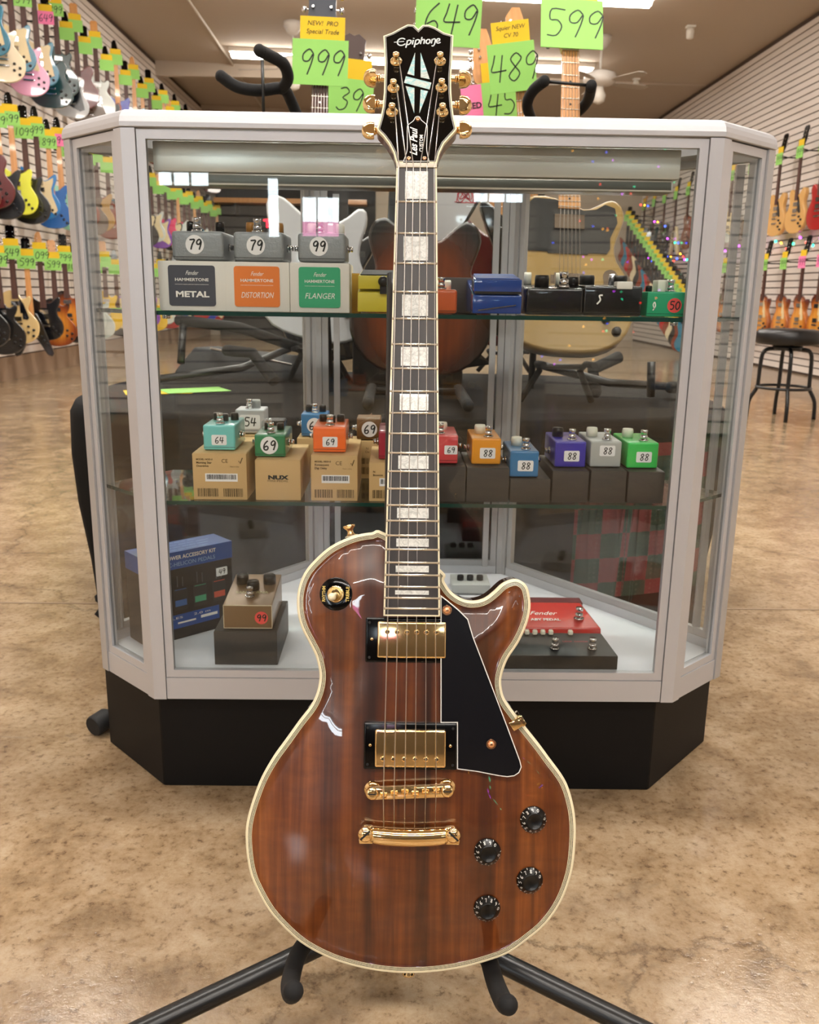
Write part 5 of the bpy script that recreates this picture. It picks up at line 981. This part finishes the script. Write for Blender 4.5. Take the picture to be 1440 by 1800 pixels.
# pickups
def pickup(t0, t1, wl, wr_, zr, zc, polt, c0, c1, cl_, cr_, xs):
    ring = MB().box((wl, -t1, zr-.009), (wr_, -t0, zr)).build('pickup_ring', BLACKP, g, .0018, 3, xf=xb)
    cov = MB().box((cl_, -c1, zr-.004), (cr_, -c0, zc)).build('pickup_cover', GOLD, g, .0022, 4, xf=xb)
    for x in xs:
        MB().lathe([(.0027, 0), (.0026, .0007), (.0016, .0010)], (x, -polt, zc), n=16).build('pole_screw', GOLD, cov, xf=xb); MB().box((x-.0022, -polt-.0003, zc+.0009), (x+.0022, -polt+.0003, zc+.0011)).build('screw_slot', DARKM, cov, xf=xb)
    for x in (wl+.0065, wr_-.0065): MB().lathe([(.0017, 0), (.0015, .0006), (.0006, .0008)], (x, -(t0+t1)/2+.001, zr), n=12).build('mounting_screw', GOLD, ring, xf=xb)
    for x in (wl+.004, wr_-.004):
        for y_ in (-t0-.005, -t1+.005): MB().lathe([(.0015, 0), (.0013, .0003)], (x, y_, zr), n=10).build('corner_screw', DARKM, ring, xf=xb)
pickup(.0620, .1072, -.0464, .0475, .0125, .0168, .0755, .0655, .1020, -.0343, .0348, [-.0243+.00985*k for k in range(6)])
pickup(.1672, .2140, -.0468, .0468, .0165, .0215, .2018, .1730, .2105, -.0354, .0356, [-.0275+.01078*k for k in range(6)])
# bridge
BZ = .0245
def stad(w_, h_, bow=0): return [(x, y-bow*(x/w_*2)**2) for x, y in rrect(w_, h_, h_*.49, 6)]
a_ = .045
br = MB().prism([(x*math.cos(a_)-y*math.sin(a_), x*math.sin(a_)+y*math.cos(a_)-.2345) for x, y in rrect(.084, .0125, .006, 6)], lambda p: (p[0], p[1], BZ-.007), lambda p: (p[0], p[1], BZ-.001)).build('bridge', GOLD, g, .0008, 2, xf=xb)
for x in (-.0375, .0375):
    y = -.2345+x*a_; MB().lathe([(.0062, -.013), (.0062, 0), (.0050, .0008), (.0030, .0010)], (x, y, BZ), n=20).build('bridge_post', GOLD, br, xf=xb); MB().box((x-.004, y-.0006, BZ+.0009), (x+.004, y+.0006, BZ+.0012)).build('post_slot', DARKM, br, xf=xb)
    MB().lathe([(.0085, .008), (.0085, .0105), (.004, .011)], (x, y, 0), n=24).lathe([(.003, -.002), (.003, .018)], (x, y, 0), n=12).build('thumb_wheel', GOLD, br, xf=xb)
SB = [-.0261, -.0155, -.0049, .0053, .0157, .0261]; SN = [-.0185, -.0103, -.0034, .0037, .0107, .0181]
for k, x in enumerate(SB):
    oy = [-.002, -.0005, .0005, -.0015, 0, .0015][k]; y = -.2345+x*a_+oy
    sd = MB().add([(x-.0038, y-.0035, BZ-.002), (x+.0038, y-.0035, BZ-.002), (x+.0038, y+.0035, BZ-.002), (x-.0038, y+.0035, BZ-.002), (x-.0030, y, BZ+.0036), (x+.0030, y, BZ+.0036)], [(0, 3, 2, 1), (0, 1, 5, 4), (2, 3, 4, 5), (1, 2, 5), (3, 0, 4)]).build('saddle', GOLD, br, .0004, 1, xf=xb)
    MB().tube([(x, y-.006, BZ), (x, y+.0068, BZ)], .0011, 8).build('saddle_screw', GOLD, br, xf=xb)
# tailpiece
TZp = .019
R = []
for k in range(25):
    u = -1+k/12; x = u*.0385; y = -.2785+.0025*(1-u*u)*-1; e_ = 1-.12*abs(u)**6
    R.append([(x, y+.0094*e_*math.cos(a), TZp+.0066*e_*math.sin(a)) for a in [2*PI*j/16 for j in range(16)]])
tl = MB().rings(R, 0, True, True, True).build('tailpiece', GOLD, g, xf=xb)
for s in (-1, 1):
    MB().prism([(s*.0365, -.2695), (s*.0455, -.2690), (s*.0500, -.2740), (s*.0508, -.2800), (s*.0500, -.2870), (s*.0365, -.2868)], lambda p: (p[0], p[1], TZp-.004), lambda p: (p[0], p[1], TZp+.003)).build('tailpiece_ear', GOLD, tl, .0012, 2, xf=xb)
    MB().lathe([(.0055, -.016), (.0055, 0), (.0074, .003), (.0074, .0062), (.0060, .0078), (.001, .0082)], (s*.0438, -.2765, TZp), n=24).build('stud', GOLD, tl, xf=xb)
    MB().box((-.0062, -.0009, 0), (.0062, .0009, .0006)).build('stud_slot', DARKM, tl, xf=lambda p, s=s: xb(Matrix.Translation((s*.0438, -.2765, TZp+.0080)) @ Matrix.Rotation(.75 if s < 0 else -.75, 4, 'Z') @ p))
# strings
TU_ORDER = [2, 1, 0, 3, 4, 5]
for k in range(6):
    r_ = [.00062, .00056, .0005, .00042, .00036, .00032][k]; pi_ = [2, 1, 0, 3, 4, 5][k]; px, py = POSTS[pi_][0]/1000, POSTS[pi_][1]/1000
    A = MHm @ V((px+(.003 if k < 3 else -.003), py-.001, .0072)); B = MNm @ V((SN[k], .0024, .0017+r_)); C = MNm @ V((SN[k], -.0005, .0016+r_)); D = MBm @ V((SB[k], -.2345+SB[k]*a_, BZ+.0037+r_)); E_ = MBm @ V((SB[k]*.98, -.2705, TZp+.0015))
    MB().tube([A, B, C, D, E_], r_, 7).build('string', STEEL, g)
# pickguard, bracket, switch, knobs, strap buttons
gd = [(29.1,39.0),(36.3,44.3),(47.4,53.4),(56.6,62.4),(62.2,80.4),(81.0,128.0),(98.1,171.6),(110.6,204.0),(112.2,210.5),(109.8,216.2),(105,219.5),(98.1,220.6),(89.5,219.6),(67.5,215.6),(47.6,213.2),(47.0,166.5),(30.5,166.7)]
gp = [(a/1000, -b/1000) for a, b in gd]; gz = .0145
pg = MB().prism(gp, lambda p: (p[0], p[1], gz-.0022), lambda p: (p[0], p[1], gz)).build('pickguard', GUARD, g, xf=xb)
MB().rings([[(x, y, gz-.0018) for x, y in offset(gp, -.0003)], [(x, y, gz+.00005) for x, y in offset(gp, -.0002)], [(x, y, gz+.0001) for x, y in offset(gp, .0007)]], 0, False).build('guard_edge', WHITEPAINT, pg, xf=xb)
for s_, t_ in ((81.5, 187.9), (35.4, 53.6)):
    MB().lathe([(.0050, 0), (.0048, .0004)], (s_/1000, -t_/1000, gz), n=20).lathe([(.0034, .0004), (.003, .0014), (.001, .0018)], (s_/1000, -t_/1000, gz), n=16).build('guard_screw', MATS['copper_gold'], pg, xf=xb)
MB().box((.101, -.1735, gz-.012), (.116, -.1635, gz-.006)).box((.1115, -.1745, gz-.030), (.1145, -.1625, gz-.006)).build('guard_bracket', GOLD, g, .0008, 2, xf=lambda p: xb(Matrix.Translation((.108, -.168, 0)) @ Matrix.Rotation(.55, 4, 'Z') @ Matrix.Translation((-.108, .168, 0)) @ p))
sx, sy = -.0768, -.0390; shh = top_h(sx, .039)+.0004; tl_ = Matrix.Translation((sx, sy, shh)) @ Matrix.Rotation(-.10, 4, 'Y') @ Matrix.Rotation(-.06, 4, 'X')
xs_ = lambda p: xb(tl_ @ p)
sw = MB().lathe([(.0168, 0), (.0168, .0014), (.0160, .0018), (.0085, .0018)], n=40).build('switch_washer', BLACKP, g, xf=xs_)
MB().lathe([(.0086, .0018), (.0086, .0035), (.0078, .0042), (.0066, .0042), (.0060, .0030), (.0045, .0030)], n=32).build('switch_nut', GOLD, sw, xf=xs_)
MB().tube([(0, 0, .002), (-.0008, -.001, .010)], .0018, 10).ball((-.0018, -.0026, .0135), .0042, 16, 10, sc3=(1, 1, 1.5)).build('switch_tip', CREAM, sw, xf=xs_)
GP = mat('gold_print', '#d9bd62', .4)
for tx, xx, rr in (('RHYTHM', -.0122, PI/2), ('TREBLE', .0122, PI/2)): lettering(tx, .0046, MBm @ tl_ @ Matrix.Translation((xx, 0, .0021)) @ Matrix.Rotation(rr, 4, 'Z'), GP, sw, bold=.0001, width=.0155)
for k, (s_, t_) in enumerate([(125.8,266.5),(79.1,297.4),(123.0,328.4),(79.7,356.5)]):
    x, y = s_/1000, -t_/1000; z = top_h(x, -y); 
    gx = (top_h(x+.004, -y)-top_h(x-.004, -y))/.008; gy = (top_h(x, -y-.004)-top_h(x, -y+.004))/.008
    Mk = Matrix.Translation((x, y, z+.0006)) @ Matrix.Rotation(-math.atan(gx)*.7, 4, 'Y') @ Matrix.Rotation(math.atan(gy)*.7, 4, 'X'); xk = lambda p, Mk=Mk: xb(Mk @ p)
    kn = MB().lathe([(.0134, 0), (.0136, .0016), (.0130, .0027), (.0084, .0078), (.0078, .0085), (.0074, .0080), (.0005, .0078)], n=40).build('control_knob', mat('knob_black', '#050505', .3, spec=.4), g, xf=xk)
    mb = MB(); rs, zs = .0127, .0042; sl = math.atan2(.0046, .0051)
    for j in range(11):
        a = math.radians(-90-30*j-20*k+100); c, s2 = math.cos(a), math.sin(a)
        Mt = Matrix.Rotation(a-PI/2, 4, 'Z') @ Matrix.Translation((0, .01065, .0054)) @ Matrix.Rotation(-(PI/2-sl), 4, 'X')
        for st in DIG[str(j % 10)]:
            pts_ = crom(st, 2, closed=False) if len(st) > 2 else st
            ribbon(mb, [((u-.3)*.0036, (v-.5)*.0036) for u, v in pts_], .00042, lambda p: Mt @ V((p.x, p.y, .0003)))
        Mq = Matrix.Rotation(a-PI/2+.26, 4, 'Z') @ Matrix.Translation((0, .01285, .0030)) @ Matrix.Rotation(-(PI/2-sl), 4, 'X'); ribbon(mb, [(0, -.001), (0, .001)], .0005, lambda p: Mq @ V((p.x, p.y, .0003)))
    mb.build('number_marks', WHITEPAINT, kn, xf=xk)
for (x, y, ax) in ((-.0639, .0185, (-.25, 1, 0)), (.0008, -.4275, (0, -1, 0))):
    MB().lathe([(.0068, 0), (.0068, .0012)], (x, y, -.024), ax, 20).build('felt_washer', CREAM, g, xf=xb); MB().lathe([(.0050, .0015), (.0032, .004), (.0032, .007), (.0066, .0105), (.0064, .0122), (.001, .0128)], (x, y, -.022), ax, 20).build('strap_button', GOLD, g, xf=xb)
